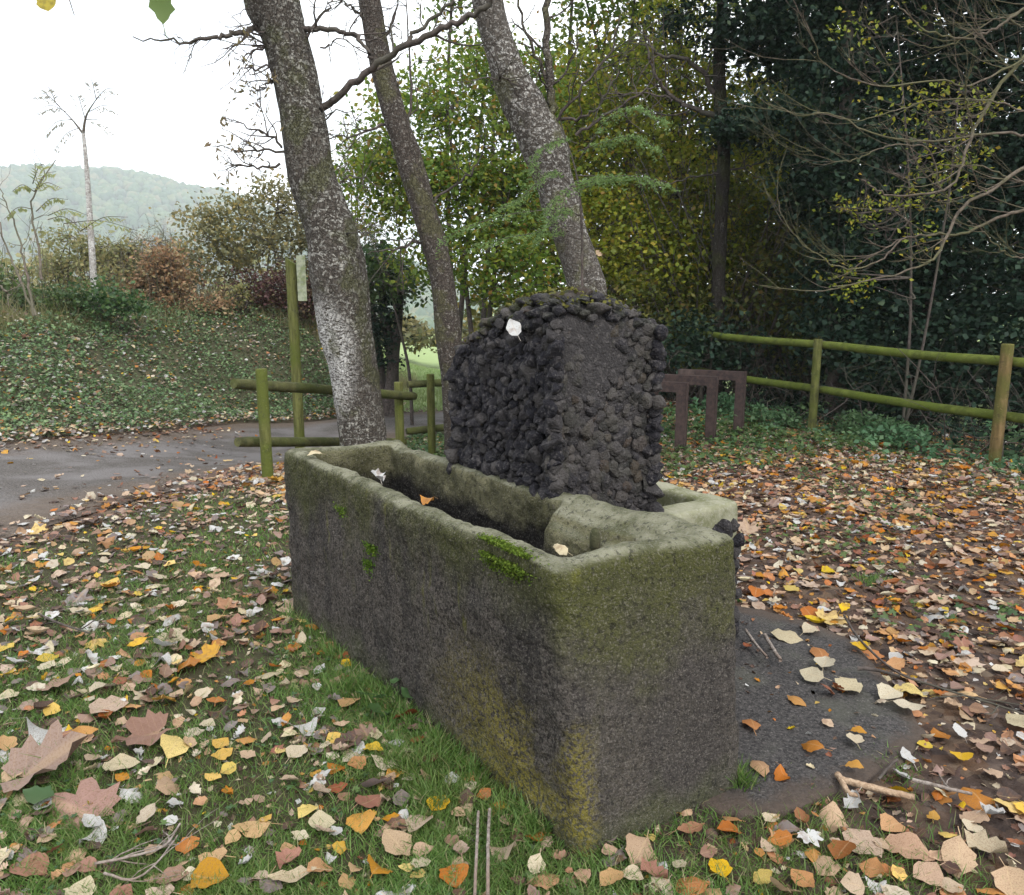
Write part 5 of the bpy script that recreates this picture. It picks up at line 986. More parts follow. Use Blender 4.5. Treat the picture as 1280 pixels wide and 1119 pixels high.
# saplings at the left edge
sg = thing('sapling_clump', 'three brown leaning sapling stems with pale pinnate leaves at the left edge', 'sapling', (*at(45, 392, 12.8)[:2], HG(*at(45, 392, 12.8)[:2]))); mb = MB(); ml = MB(); rng = rs(221)
for pts in ([(45, 395, 12.8), (25, 350, 12.8), (5, 300, 12.8), (-12, 240, 12.8)], [(42, 395, 12.8), (33, 340, 12.8), (20, 285, 12.8), (0, 235, 12.8)], [(52, 350, 12.9), (46, 300, 12.9), (40, 250, 12.9), (70, 200, 12.9)], [(12, 370, 12.6), (2, 360, 12.5), (-20, 340, 12.5)]):
    pxlimb(mb, pts, .022, .007, 6, 24, rng, [], 4, .5, .4, 1, .1)
mb.build('stems', M['stem_b'], sg, smooth=True); mb = MB()
for (x0, y0, x, y) in ((43, 240, 75, 235), (43, 240, 15, 240), (43, 240, 70, 215), (41, 262, 5, 275), (60, 270, 110, 270), (60, 275, 100, 285), (41, 230, 58, 205), (80, 280, 175, 290), (100, 290, 160, 272), (45, 265, 85, 250)): frond(mb, ml, at(x0, y0, 12.8), at(x, y, 12.6 + rng.normal(0, .2)), rng, 8, .15, .1, .15)
mb.build('leaf_stalks', M['twig_pale'], sg); M['pale_green_leaf'] = mat_leaf('pale_green_leaf', [(0, (.28, .33, .16)), (1, (.42, .42, .18))], .5); ml.build('leaves', M['pale_green_leaf'], sg)
# hedge behind the meadow
c = []; rng = rs(230)
for x in np.linspace(430, 640, 9): c.append(B(x, 415 + rng.uniform(-8, 8), 38, 50, 34, 1.2))
tree('field_hedge', 'pale green hedge closing the far side of the small meadow', 'hedge', (-3.5, 38), [], c, 3200, .30, M['olive'], None, 231, branches=0, sub=.35)
# valley woodland between the bank and the hill, fading with distance
n = 900; rng = rs(232); q = np.c_[rng.uniform(-110, -8, n), rng.uniform(48, 165, n)]; q = q[(q[:, 0] < -q[:, 1] * .22)]; n = len(q)
P, _ = crown_pts([(*p, HG(*p) + rng.uniform(1.5, 3.5), 3.2, 3, 2.6) for p in q[:260]], 16000, rng, .8, 18); mb = MB(); rand_scatter(mb, T_FAR, P, .75, rng, (.1, 1.4)); tag(mb.build('valley_woods', M['yellowgreen']), 'pale hazy valley woodland below the wooded hill', 'woods', kind='stuff')
# grass tufts & tall dry stems along the bank top
rng = rs(240)
def blades(mb, P, h, w, rng, lean=.35, curl=.35, seg2=True):
    n = len(P); yaw = rng.uniform(0, 6.283, n); L = h * rng.uniform(.5, 1.25, n); W = w * rng.uniform(.7, 1.3, n); a = rng.uniform(0, 6.283, n); ln = np.abs(rng.normal(0, lean, n))
    d = np.c_[np.cos(a) * np.sin(ln), np.sin(a) * np.sin(ln), np.cos(ln)]; s_ = np.c_[np.cos(yaw), np.sin(yaw), np.zeros(n)] * W[:, None] / 2; cu = np.c_[np.cos(a), np.sin(a), -.35 * np.ones(n)] * (L * curl)[:, None]
    b = P; m = P + d * (L * .55)[:, None] + cu * .25; t = P + d * L[:, None] + cu
    V = np.stack([b - s_, b + s_, m + s_ * .8, m - s_ * .8, t + s_ * .15, t - s_ * .15], 1).reshape(-1, 3); k_ = np.arange(n)[:, None] * 6
    F = np.concatenate([k_ + [0, 1, 2, 3], k_ + [3, 2, 4, 5]]); A = np.zeros((n, 6, 3)); A[:, :, 0] = rng.rand(n)[:, None]; A[:, :, 1] = [0, 0, .5, .5, 1, 1]
    mb.add(V, F, A.reshape(-1, 3))
M['grass'] = mat_leaf('grass_blade', [(0, (.07, .15, .03)), (.5, (.11, .21, .045)), (.8, (.17, .27, .07)), (.93, (.26, .26, .11)), (1, (.36, .31, .18))], .4, .5, .3, nscale=1.6, nmix=.45, alt=(.10, .14, .03))
M['drygrass'] = mat_leaf('dry_grass', [(0, (.16, .18, .07)), (.5, (.24, .24, .11)), (1, (.36, .30, .18))], .4)

# ------------------------------------------------------------------ ground cover
def cone(P, lim=.78): return (P[:, 1] > .9) & (np.abs(P[:, 0]) < P[:, 1] * lim + .5)
def in_trough(P, m=.0):
    d = P - np.array([.165, 2.06]); s_ = d @ TR_U; t_ = d @ TR_W; a_ = (s_ > -m - .02) & (s_ < L_ + m) & (t_ > -m) & (t_ < .66 + m)
    b_ = (s_ > .75) & (s_ < 1.75) & (t_ > .5) & (t_ < 1.80); d2 = P - B0; s2 = d2 @ TR_U; t2_ = d2 @ TR_W; b_ = (s2 > -.05) & (s2 < BL + .05) & (t2_ > -.6) & (t2_ < BW + .04)
    return a_ | b_
def in_slab(P):
    x, y = ring[:, 0], ring[:, 1]; r = np.zeros(len(P), bool); j = len(x) - 1
    for i in range(len(x)):
        c = ((y[i] > P[:, 1]) != (y[j] > P[:, 1])); c &= P[:, 0] < (x[j] - x[i]) * (P[:, 1] - y[i]) / (y[j] - y[i] + 1e-12) + x[i]; r ^= c; j = i
    return r
rng = rs(300); mb = MB()
def cand(n, x0, x1, y0, y1, power=0):
    q = np.c_[rng.uniform(x0, x1, n), rng.uniform(y0, y1, n)]; return q[cone(q)]
n = 560000; r_ = 1 / rng.uniform(1 / 11.0, 1 / 1.15, n); th = rng.uniform(-.72, .72, n); q = np.c_[r_ * np.sin(th), r_ * np.cos(th)]
g_ = grass_amount(q) * (.35 + .65 * ss(.05, .45, np.linalg.norm(q - bot['n'], axis=1))); patch = ss(.30, .56, fbm(q * 2.2, 4, 41)); ok = (rng.rand(len(q)) < g_ * (.22 + .78 * patch)) & ~in_trough(q) & ~in_slab(q); q = q[ok]
near = q[:, 1] < 4.5
blades(mb, dirt(q[near]) - [0, 0, .004], .050, .0034, rng, .55, .4); blades(mb, dirt(q[~near]) - [0, 0, .004], .040, .0065, rng, .5, .35)
# taller tufts at the foot of the trough
s_ = rng.uniform(.12, 2.2, 5200); o_ = np.abs(rng.normal(0, .045, 5200)); f_ = ss(.42, .6, vnoise(np.c_[s_ * 5, s_ * 0], 3)) + .15; ok = rng.rand(5200) < f_; s_, o_ = s_[ok], o_[ok]; e = np.array(bot['n'])[None] + (np.array(bot['f']) - np.array(bot['n']))[None] * (s_ / 2.2)[:, None] - TR_W[None] * (o_ + .01)[:, None]
blades(mb, dirt(e), .085, .0040, rng, .35, .35)
e = np.array(bot['n'])[None] + (np.array(bot['r']) - np.array(bot['n']))[None] * rng.rand(900)[:, None] - TR_U[None] * (np.abs(rng.normal(0, .035, 900)) + .008)[:, None]; e = e[:360]; blades(mb, dirt(e), .028, .0032, rng, .5, .4)
cc_ = on(925, 985, 0)[:2] ; e = cc_ + rng.normal(0, .022, (240, 2)); blades(mb, dirt(e), .10, .004, rng, .3, .3)
for (x, y, n_, h_) in ((215, 800, 300, .07), (1010, 1000, 120, .04), (1115, 960, 160, .04), (1090, 730, 300, .04), (1030, 1090, 150, .03), (105, 960, 40, .13), (430, 860, 500, .08), (520, 960, 700, .08), (545, 1000, 500, .07)):
    e = on(x, y, 0)[:2] + rng.normal(0, .05, (n_, 2)); blades(mb, dirt(e), h_, .004, rng, .4, .35)
tag(mb.build('grass', M['grass']), 'short patchy green turf left of the trough', 'grass', kind='stuff')
# meadow blades and bank-top grass
mb = MB(); q = np.c_[rng.uniform(-6.5, 3, 40000), rng.uniform(15.6, 34, 40000)]; q = q[q[:, 0] + .16 * (q[:, 1] - 14) > -2.9]; blades(mb, dirt(q), .10, .03, rng, .6, .3); M['meadow'] = mat_leaf('meadow_grass', [(0, (.20, .30, .10)), (1, (.32, .40, .18))], .4)
tag(mb.build('meadow_grass', M['meadow']), 'bright green meadow grass beyond the trees', 'grass', kind='stuff')
mb = MB(); q = np.c_[rng.uniform(-14, -2.5, 160000), rng.uniform(9, 21, 160000)]; d = sdist(q, FAR_EDGE); q = q[(d > 2.7) & (d < 6.0) & (rng.rand(len(q)) < .1 + .9 * ss(.4, .6, fbm(q * .8, 3, 2)))]
blades(mb, dirt(q), .19, .011, rng, .45, .35); qt = q[rng.rand(len(q)) < .22]; blades(mb, dirt(qt), .50, .009, rng, .22, .25); tag(mb.build('bank_grass', M['drygrass']), 'pale tufty grass along the top of the bank', 'grass', kind='stuff')
mb = MB(); q = np.c_[rng.uniform(-12, -3.3, 1600), rng.uniform(12, 19, 1600)]; d = sdist(q, FAR_EDGE); q = q[(d > 3.2) & (d < 6.5)]
for p in q[:300]: L = rng.uniform(.5, 1.6); tube(mb, spline(np.array([[p[0], p[1], HG(*p)], [p[0] + rng.normal(0, .05), p[1], HG(*p) + L * .6], [p[0] + rng.normal(0, .15), p[1], HG(*p) + L]]), 6), np.linspace(.006, .003, 6), 4)
tag(mb.build('dry_stems', M['twig_pale']), 'dry upright stems on the bank top', 'undergrowth', kind='stuff')
# ivy and nettles on the bank
q = np.c_[rng.uniform(-15, -1.8, 150000), rng.uniform(4.5, 18.5, 150000)]; d = sdist(q, FAR_EDGE); cl = fbm(q * 1.1, 4, 51); cl2 = ss(.36, .60, cl); wm = (d > .12) & (d < 3.1 + .8 * cl + .9 * (q[:, 0] < -7.2)) & cone(q, .85) & (q[:, 0] < -2.4); q = q[wm]; d = d[wm]; cl2 = cl2[wm]
dens = np.clip(.50 + .75 * cl2 + .5 * (1 - ss(.3, 1.2, d)), 0, 1); ok = rng.rand(len(q)) < dens; q = q[ok]; cl2 = cl2[ok]; P = dirt(q); P[:, 2] += rng.rand(len(P)) * (.04 + .24 * cl2)
mb = MB(); rand_scatter(mb, T_IVY, P, .052, rng, (.0, 1.1)); M['bankivy'] = mat_leaf('bank_ivy', [(0, (.065, .125, .055)), (.5, (.12, .21, .085)), (.85, (.19, .29, .12)), (1, (.27, .33, .17))], .3, .5, .3, nscale=1.2, nmix=.35, alt=(.09, .12, .05))
tag(mb.build('bank_ivy', M['bankivy']), 'green ivy and nettles carpeting the bank beyond the track', 'ground cover', kind='stuff')
# green ground cover below the middle fence and clover in the turf
q = np.c_[rng.uniform(-2.6, 1.5, 9000), rng.uniform(8.6, 13.6, 9000)]; q = q[(sdist(q, NEAR_EDGE) < -.1)]; P = dirt(q); P[:, 2] += rng.rand(len(P)) * .12
mb = MB(); rand_scatter(mb, T_IVY, P, .07, rng, (0, 1.0)); q = cand(7000, -5, .2, 1.2, 7); q = q[(fbm(q * 3, 3, 61) > .54) & (grass_amount(q) > .6) & ~in_trough(q)]; P = dirt(q); P[:, 2] += .012 + rng.rand(len(P)) * .02; rand_scatter(mb, T_IVY, P, .026, rng, (0, .7))
q = cand(5200, .6, 5.5, 3.5, 10); q = q[(fbm(q * 1.4, 3, 62) > .52) & ~in_trough(q) & ~in_slab(q)]; P = dirt(q); P[:, 2] += .02 + rng.rand(len(P)) * .04; rand_scatter(mb, T_IVY, P, .045, rng, (0, .9))
q = np.c_[rng.uniform(1.0, 4.2, 9000), rng.uniform(6.6, 11.6, 9000)]; q = q[((q[:, 0] - 4.8) * .887 + (q[:, 1] - 7.6) * .461 < .1)]; q = q[rng.rand(len(q)) < ss(7.0, 9.2, q[:, 1] + .3 * (3 - q[:, 0])) * ss(.36, .56, fbm(q * 1.5, 3, 63))]; P = dirt(q); P[:, 2] += rng.rand(len(P)) * .10; rand_scatter(mb, T_IVY, P, .06, rng, (0, .9))
tag(mb.build('clover', M['weed']), 'small round-leaved weeds growing through the turf and litter', 'ground cover', kind='stuff')
wd = thing('dock_plant', 'small dark green broad-leaved plant growing against the long side of the trough', 'plant', on(492, 872, 0)); mb = MB(); fx = on(500, 880, 0)
for (x, y, z, s_) in ((497, 852, .10, .06), (475, 873, .07, .07), (468, 888, .05, .07), (508, 868, .08, .05), (484, 894, .03, .06), (450, 868, .05, .05)):
    p = on(x, y, z); tube(mb, [fx + [0, 0, .0], (fx + p) / 2 + [0, 0, .02], p], [.0018, .0015, .001], 4, cap=False); scatter(mb, T_OVA[:1], p[None], rotmats(rng.uniform(-1, 1, 1), np.array([.5]), rng.uniform(0, 6, 1)), np.array([s_ * 1.3]), rng.rand(1), rng)
mb.build('leaves', M['weed'], wd)

# ------------------------------------------------------------------ fallen leaves
SHAPES = {'pop': T_POP, 'ova': T_OVA, 'map': T_MAP, 'cru': T_CRU}
rng = rs(400)
def leafz(P):
    z = height(P[:, 0], P[:, 1]); sl = in_slab(P); z = np.where(sl, .036, z + np.where(grass_amount(P) > .4, .010, .006)); return z
# (a) the individually built ones: seen in the photograph, then the nearest of the scattered ones
hand = """35 876 24 pop 6|206 872 38 pop 1|270 872 30 pop 0|134 884 50 pop 3|183 921 60 map 6|150 958 42 pop 4|218 937 44 pop 2|173 942 18 cru 5|277 929 24 pop 2|278 943 26 pop 2|267 969 22 pop 2|211 984 34 pop 3|54 968 84 map 6|91 1015 88 map 6|112 1045 36 cru 5|166 991 34 cru 5|262 1097 46 pop 1|265 1073 40 pop 1|216 1097 34 pop 6|239 1092 22 pop 4|183 1040 32 pop 6|234 1052 32 pop 0|290 1043 24 pop 1|94 1068 28 ova 3|35 1085 44 pop 7|56 916 44 cru 5|89 911 18 cru 2|7 935 26 pop 1|241 911 26 pop 4|145 1017 30 cru 9|101 1113 36 pop 4|9 867 26 pop 4|509 895 40 pop 7|497 925 24 pop 5|466 933 28 pop 2|479 951 36 pop 4|494 964 28 pop 1|418 956 30 pop 0|446 953 26 pop 0|421 981 26 pop 7|401 989 26 ova 3|384 1009 30 pop 2|401 1026 34 pop 4|469 981 36 pop 9|460 998 38 pop 7|452 1023 44 pop 1|549 1001 32 pop 2|524 1026 42 pop 3|497 1057 46 pop 3|529 1062 26 pop 3|576 1065 26 ova 3|522 1096 22 pop 2|472 1090 42 pop 1|435 1102 28 pop 1|366 1102 42 ova 4|401 1090 36 pop 0|567 1096 42 pop 0|573 1081 28 pop 3|629 1057 38 cru 3|314 1031 44 pop 1|332 1020 17 pop 2|308 1076 20 cru 5|308 922 28 pop 1|382 902 30 cru 5|435 874 32 pop 1|591 966 28 cru 1|372 936 30 pop 4|359 1076 36 cru 6|306 999 22 pop 3|414 1071 15 cru 5|41 775 21 pop 2|138 727 26 pop 2|186 694 20 pop 1|177 707 22 pop 4|122 755 14 pop 2|174 745 26 pop 4|205 807 34 pop 5|202 822 26 cru 5|233 828 40 pop 0|73 856 42 pop 6|59 832 22 pop 4|337 835 32 pop 4|270 770 28 pop 1|273 718 28 pop 3|221 630 16 cru 1|135 679 20 cru 0|59 820 30 pop 2|6 803 22 pop 2|129 859 34 pop 4|681 1096 44 pop 0|764 1101 34 pop 1|801 1066 46 pop 3|814 1093 40 cru 6|791 1096 28 pop 4|864 1034 28 ova 0|912 1034 32 pop 0|899 1080 32 pop 2|864 1103 46 pop 0|891 1116 28 pop 1|976 1042 30 cru 0|827 1080 18 cru 5|1115 1025 34 pop 0|1184 1035 22 pop 2|1080 1050 52 pop 3|1135 1055 54 pop 3|1200 1070 48 pop 3|1160 1087 36 pop 3|1230 1057 46 cru 4|1032 1077 34 pop 3|1052 1065 34 pop 7|1005 1097 32 pop 0|980 1115 42 pop 3|1095 1101 22 cru 5|1065 1105 28 pop 3|1240 1010 30 cru 5|1262 997 36 pop 2|1222 985 50 ova 0|1220 1015 34 pop 3|1040 1020 46 cru 3|1067 1000 26 cru 5|1067 965 22 pop 1|1135 890 36 pop 4|1202 942 28 pop 2|975 1047 30 pop 0|1092 1087 28 pop 0|1265 1100 40 pop 3|1012 940 24 ova 0|1067 931 24 pop 4|1073 920 18 pop 1|984 799 42 pop 4|1012 792 24 pop 4|1025 820 28 ova 0|1031 835 28 pop 4|1014 852 30 pop 4|1061 863 40 pop 4|1036 869 20 ova 7|995 880 20 ova 1|939 908 28 ova 0|950 962 28 ova 1|978 974 22 cru 0|1074 814 24 pop 2|1111 874 36 pop 4|1137 861 38 pop 2|990 733 24 pop 2|945 738 26 pop 0|1012 765 26 pop 0|1275 900 34 pop 4|1178 915 28 pop 0|1205 640 16 pop 3|1120 830 22 pop 0|1090 812 28 pop 0|1240 960 30 pop 3"""
items = []
for it in hand.split('|'):
    x, y, w, sh, ci = it.split(); x, y, w, ci = float(x), float(y), float(w), int(ci); p = on(x, y, .03); items.append((p, w, sh, ci))
hp = np.array([i[0][:2] for i in items])
WL = [.06, .06, .05, .18, .15, .12, .16, .04, .10, .08]; WR = [.15, .10, .05, .22, .13, .08, .12, .07, .06, .02]
def draw_leaves(q, rng):
    side = (q - np.array([.45, 2.2])) @ TR_W; right = side > .25
    c = np.where(right, rng.choice(10, len(q), p=np.array(WR) / sum(WR)), rng.choice(10, len(q), p=np.array(WL) / sum(WL)))
    return right, c
# candidates for the scattered litter
N_ = 62000; q = np.c_[rng.uniform(-9, 9, N_), rng.uniform(1.0, 12.5, N_)]; q = q[cone(q, .80) & ~in_trough(q, .0)]
side = (q - np.array([.45, 2.2])) @ TR_W; right = side > .25; dn = sdist(q, NEAR_EDGE); dfr = sdist(q, FAR_EDGE); onr = (dn > .0) & (dfr < 0)
pl = (.42 + .42 * ss(.4, .6, fbm(q * 1.6, 3, 71))) * (1 - .22 * ss(3, 5, q[:, 1])); pr = np.where(q[:, 1] < 3.2, .78, 1.0) * (.65 + .35 * ss(.35, .5, fbm(q * 1.2, 3, 72))); p_ = np.where(right, pr, pl)
p_ = np.where(onr, .03 + .9 * np.exp(-np.abs(dn) * 5) * (q[:, 1] < 9) + .55 * np.exp(dfr * 3.5), p_); p_ = np.where(in_slab(q), .035, p_)
p_ = np.where((q[:, 0] - 4.8) * .887 + (q[:, 1] - 7.6) * .461 > .3, .12, p_); p_ = np.where(dfr > 0, .18, p_)
p_ = np.where((np.abs(dn) < .35) & ~onr & (q[:, 1] < 9), np.maximum(p_, .95), p_)
ok = rng.rand(len(q)) < p_; q = q[ok]
dd = np.full(len(q), 9.)
for h_ in hp: dd = np.minimum(dd, np.linalg.norm(q - h_, axis=1))
q = q[dd > .045]
size = rng.uniform(.036, .080, len(q)) * np.where(rng.rand(len(q)) < .35, .6, 1); px_, py_ = proj(dirt(q)); inview = (px_ > -30) & (px_ < 1310) & (py_ < 1150)
dist = np.linalg.norm(np.c_[q, np.full(len(q), 1.6)], axis=1); score = np.where(inview & (px_ > 0) & (px_ < 1280) & (py_ < 1119), size / dist, 0); order = np.argsort(-score); nind = 300 - len(items)
ind = order[:nind]; rest = order[nind:]
right_, cidx = draw_leaves(q, rng)
for i_ in ind:
    sh = rng.choice(['pop', 'ova', 'cru', 'pop', 'pop']); items.append((np.array([*q[i_], .03]), size[i_] * FPX / dist[i_], sh, int(cidx[i_])))
CW = ['orange', 'ochre', 'yellow', 'beige', 'cream', 'white', 'pinkish-brown', 'rust-red', 'dark brown', 'grey']
SWd = {'pop': 'rounded leaf', 'ova': 'oval leaf', 'map': 'large lobed leaf', 'cru': 'crumpled leaf'}
mesh_cache = {}; recs = []
for (p, w, sh, ci) in items:
    P2_ = p[:2][None]; z = float(leafz(P2_)[0]); D = math.sqrt(p[0] ** 2 + p[1] ** 2 + (1.6 - z) ** 2); sc = w / FPX * D * (.90 if sh in ('pop', 'cru') else 1.2 if sh == 'ova' else .80)
    tl = SHAPES[sh]; ti = rng.randint(len(tl)); key = (sh, ti, ci, rng.randint(3))
    if key not in mesh_cache:
        mb = MB(); V, F, A = tl[ti]; AA = np.c_[np.full(len(V), palv(ci, rng)), A]; mb.add(V, F, AA); o = mb.build('fallen_leaf', M['fallen'], smooth=True); mesh_cache[key] = o.data; bpy.data.objects.remove(o)
    o = bpy.data.objects.new('fallen_leaf', mesh_cache[key]); COL.objects.link(o)
    tl_ = abs(rng.normal(0, .28)); a_ = rng.uniform(0, 6.28); R = rotmats(np.array([rng.uniform(0, 6.28)]), np.array([tl_]), np.array([a_]))[0]
    if (abs(p[0] - items[0][0][0]) < -1): pass
    o.matrix_world = Matrix.Translation((p[0], p[1], z + .012 + abs(math.sin(tl_)) * sc * .25)) @ Matrix([list(r) for r in R]).to_4x4() @ Matrix.Scale(sc, 4)
    gx_, gy_ = proj(np.array([p[0], p[1], z]))
    recs.append([o, ci, sh, float(gx_[0]), float(gy_[0]), p])
def place(p, x, y):
    P_ = p[:2][None]; s_ = float((p[:2] - np.array([.45, 2.2])) @ TR_W)
    if in_slab(P_)[0]: return 'on the dark slab'
    if y > 1010 and 650 < x < 930: return 'at the foot of the trough end'
    if x >= 930: return ('in the bottom right corner' if y > 1030 else 'beside the peeled stick' if y > 950 else 'on leaf mould right of the slab' if y > 850 else 'beyond the slab')
    if y < 720: return 'on grass by the track'
    if x > 430: return 'on grass beside the trough' if y < 1040 else 'in the grass at the near corner of the trough'
    if y > 1040: return 'in the bottom left grass' if x < 220 else 'in the bottom edge grass'
    if y > 900: return 'in the near left grass' if x < 220 else 'in grass left of the trough'
    return 'in the middle left grass'
groups = {}
for r in recs: r.append(place(r[5], r[3], r[4])); groups.setdefault((r[1], r[2], r[6]), []).append(r)
ORD = ['leftmost', 'second', 'third', 'fourth', 'fifth', 'sixth', 'seventh', 'eighth', 'ninth', 'tenth', 'eleventh', 'twelfth', 'thirteenth', 'fourteenth', 'fifteenth', 'sixteenth']
for (ci, sh, pl_), L in groups.items():
    L.sort(key=lambda r: r[3])
    for k_, r in enumerate(L):
        base = f'{CW[ci]} {SWd[sh]} {pl_}'
        lab = base if len(L) == 1 else (f'leftmost {base}' if k_ == 0 else (f'rightmost {base}' if k_ == len(L) - 1 else f'{ORD[min(k_, 15)]} from left {base}'))
        r[0]['_w'] = len(lab.split()); tag(r[0], lab, 'leaf', 'fallen leaves lying nearest the viewer'); del r[0]['_w']
# (b) the rest of the litter as one mass
q = q[rest]; size = size[rest]; right_, cidx = draw_leaves(q, rng); P = dirt(q); P[:, 2] = leafz(q) + rng.rand(len(q)) * .02; onr = (sdist(q, NEAR_EDGE) > 0) & (sdist(q, FAR_EDGE) < 0); P[:, 2] += onr * .02
n = len(q); R = rotmats(rng.uniform(0, 6.28, n), np.abs(rng.normal(0, .42, n)), rng.uniform(0, 6.28, n)); rv = (cidx + rng.uniform(.05, .95, n)) / 10
mb = MB(); shp = rng.rand(n); S_ = size * 1.12
for lo, hi, T, f in ((0, .62, T_POP, 1), (.62, .76, T_OVA, 1.25), (.76, .97, T_CRU, 1), (.97, 1.01, T_MAP, 1.5)):
    m = (shp >= lo) & (shp < hi); scatter(mb, T, P[m], R[m], S_[m] * f, rv[m], rng)
m8 = rng.rand(n) < np.where(right_, .42, .16); q8 = P[m8] + np.c_[rng.normal(0, .05, (m8.sum(), 2)), np.zeros(m8.sum())]; q8[:, 2] -= .006; q8 = q8[~in_slab(q8[:, :2]) & ~in_trough(q8[:, :2])]
rand_scatter(mb, T_POP + T_CRU, q8, .062, rng, (0, .35), (rng.choice([8, 8, 6, 9, 8], len(q8)) + rng.uniform(.05, .6, len(q8))) / 10)
# leaf fragments
N2 = 85000; qf = np.c_[rng.uniform(-8, 8, N2), rng.uniform(1.0, 11, N2)]; qf = qf[cone(qf, .8) & ~in_trough(qf, .01)]; sd_ = (qf - np.array([.45, 2.2])) @ TR_W; dn = sdist(qf, NEAR_EDGE)
pk = np.where(in_slab(qf), .16, np.where(sd_ > .25, .95, .75)); pk = np.where(dn > 0, .05 + .6 * np.exp(-dn * 3), pk); qf = qf[rng.rand(len(qf)) < pk]; P = dirt(qf); P[:, 2] = leafz(qf) - .004; _, cf = draw_leaves(qf, rng); cf = np.where(rng.rand(len(cf)) < .35, 8, cf)
rand_scatter(mb, T_FAR + T_CRU[:1], P, .026, rng, (0, .9), (cf + rng.uniform(.05, .95, len(cf))) / 10)
# litter on the bank and beyond
q = np.c_[rng.uniform(-14, -2.2, 60000), rng.uniform(5, 18, 60000)]; d = sdist(q, FAR_EDGE); q = q[(d > 0) & (d < 5) & cone(q, .85) & (rng.rand(len(q)) < .16 + .30 * ss(.42, .6, fbm(q * 1.5, 3, 5)) + .5 * np.exp(-np.abs(d) * 4))]; P = dirt(q); P[:, 2] += .05 + rng.rand(len(q)) * .08
cf = rng.choice([3, 4, 5, 5, 4, 0, 2, 6, 9, 3, 4, 5], len(q)); rand_scatter(mb, T_POP, P, .058, rng, (0, .9), (cf + rng.uniform(.05, .95, len(cf))) / 10)
tag(mb.build('leaf_litter', M['fallen'], smooth=True), 'carpet of orange, beige, cream and white fallen leaves', 'leaf litter', kind='stuff')
# leaves on the stonework
def loose(label, p, shp, ti, ci, size, yaw, tilt, tdir):
    o = one_leaf('fallen_leaf', SHAPES[shp][ti], p, yaw, tilt, tdir, size, M['fallen'], palv(ci)); return tag(o, label, 'leaf', 'fallen leaves on the stonework')
def rimp(s_, t_, z): return warp(np.array([[s_, t_, z]]))[0]
bl_ = blk(np.array([.13]), np.array([.01]), np.array([1.50]))[0]; loose('single cream-white leaf stuck near the top of the lava stone block', at(642, 410, bl_[1] - .03), 'pop', 0, 5, .072, .5, 1.15, .1)
loose('cream leaf on the far end of the trough rim', rimp(1.92, .05, .898), 'pop', 1, 4, .07, 2.0, .15, 0)
loose('crumpled white leaf caught just inside the trough behind its long rim', rimp(1.45, .14, .86), 'cru', 0, 5, .09, .4, .4, 1)
loose('small orange leaf on the middle of the long trough rim', rimp(.86, .07, .899), 'cru', 2, 0, .055, 1.1, .1, 0)
loose('curled cream leaf on the near corner of the trough rim', rimp(.16, .13, .892), 'cru', 1, 4, .06, .7, .1, 0)
o = loose('single fresh green oval leaf lying among brown lobed leaves', on(49, 996, .05), 'ova', 0, 2, .11, 1.4, .2, 0); o.data.materials[0] = M['weed']

# ------------------------------------------------------------------ sticks
M['stick'] = mat_wood('peeled_stick', (.24, .16, .10), (.42, .31, .21), (.30, .20, .13), 20, .4, (1, 1, 1)); M['stick_g'] = mat_wood('grey_stick', (.14, .115, .095), (.30, .26, .23), (.2, .15, .12), 20, .4, (1, 1, 1))
def stick(label, pts, r0, r1, mat, z=.035, side=0, seed=0, k=9):
    rng = rs(seed); P = np.array([on(x, y, z) for x, y in pts]); c = P.mean(0); c[2] = 0; Q = spline(P, max(12, 5 * len(pts))); Q += rng.normal(0, r0 * .08, Q.shape); mb = MB(); tube(mb, Q - c, np.linspace(r0, r1, len(Q)), k, wob=.15, seed=seed)
    for _ in range(side): i = rng.randint(2, len(Q) - 2); twig(mb, Q[i] - c, (Q[i + 1] - Q[i]) + rng.normal(0, .03, 3) * [1, 1, .1], rng.uniform(.06, .2), r1, 1, rng, [], 0, .6, (1, 2), .15, 4)
    o = mb.build('stick', mat, smooth=True); o.location = tuple(c); return tag(o, label, 'stick', 'sticks lying on the ground')
stick('thick peeled brown stick lying in front of the slab corner', [(1052, 975), (1090, 985), (1144, 998)], .012, .010, M['stick'], .035, 0, 1, 12)
stick('pale flat stick end lying beside the thick peeled stick', [(1047, 968), (1060, 990), (1075, 996)], .011, .006, M['stick'], .04, 0, 2)
stick('left of two short grey sticks lying by the far right foot of the trough', [(932, 788), (945, 806), (959, 822)], .007, .006, M['stick_g'], .07, 0, 3)
stick('right of two short sticks lying by the far right foot of the trough', [(956, 794), (966, 811), (976, 826)], .009, .008, M['stick_g'], .07, 0, 4)
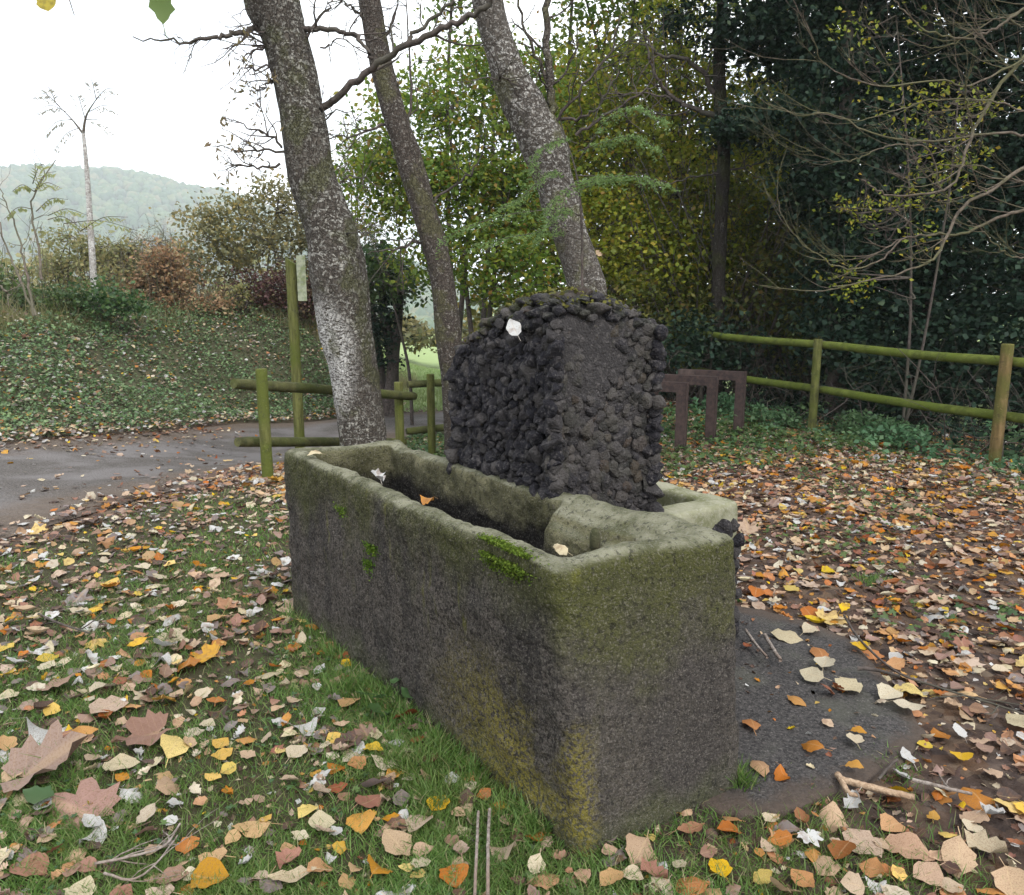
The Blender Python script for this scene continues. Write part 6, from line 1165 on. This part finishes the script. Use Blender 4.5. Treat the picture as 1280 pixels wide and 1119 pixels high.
stick('long thin twig curving from the slab to the right edge', [(1055, 770), (1075, 800), (1120, 840), (1180, 862), (1240, 880), (1300, 900)], .006, .0035, M['twig'], .06, 6, 5)
stick('short dark stick end crossing the top of the slab edge', [(1072, 836), (1095, 838), (1125, 846)], .009, .006, M['twig'], .06, 0, 6)
stick('thin twig with side shoots in the bottom left grass', [(118, 1080), (160, 1072), (205, 1058), (225, 1030)], .004, .003, M['stick_g'], .05, 4, 7)
stick('forked twig below the other one in the bottom left grass', [(130, 1092), (165, 1100), (195, 1080), (222, 1045)], .004, .002, M['stick_g'], .045, 4, 8)
stick('left of two thin parallel sticks pointing at the viewer by the near trough corner', [(598, 1015), (596, 1060), (593, 1125)], .0045, .0045, M['stick_g'], .05, 0, 9)
stick('right of two thin parallel sticks pointing at the viewer by the near trough corner', [(612, 1012), (610, 1060), (610, 1125)], .005, .005, M['stick_g'], .05, 0, 10)
stick('dark twig lying among leaves halfway up the left grass', [(48, 768), (75, 780), (112, 792)], .006, .004, M['twig'], .04, 2, 11)
stick('grey stick lying right of the slab corner among the leaves', [(1140, 975), (1180, 985), (1215, 993)], .007, .005, M['stick_g'], .035, 1, 12)
stick('short brown twig touching the slab edge behind the peeled stick', [(1098, 975), (1112, 958), (1122, 950)], .005, .004, M['twig'], .05, 0, 13)
stick('very thin twig lying on the leaves before the pole fence', [(925, 560), (945, 568), (965, 572)], .008, .006, M['stick'], .05, 0, 14)

# ------------------------------------------------------------------ air
bm = bmesh.new(); bmesh.ops.create_cube(bm, size=1)
for v in bm.verts: v.co = Vector((v.co.x * 3600, v.co.y * 2000 + 930, 0 + (190 if v.co.z > 0 else -34)))
me = bpy.data.meshes.new('haze'); bm.to_mesh(me); bm.free(); s = NT('haze'); pv = s.n('ShaderNodeVolumePrincipled'); pv.inputs['Density'].default_value = .00052; pv.inputs['Color'].default_value = (.93, .97, 1, 1); pv.inputs['Anisotropy'].default_value = .1
s.l(pv.outputs[0], s.out.inputs[1]); me.materials.append(s.m); hz_ = bpy.data.objects.new('haze', me); COL.objects.link(hz_); tag(hz_, 'pale haze between the viewer and the wooded hill', 'haze', kind='stuff')
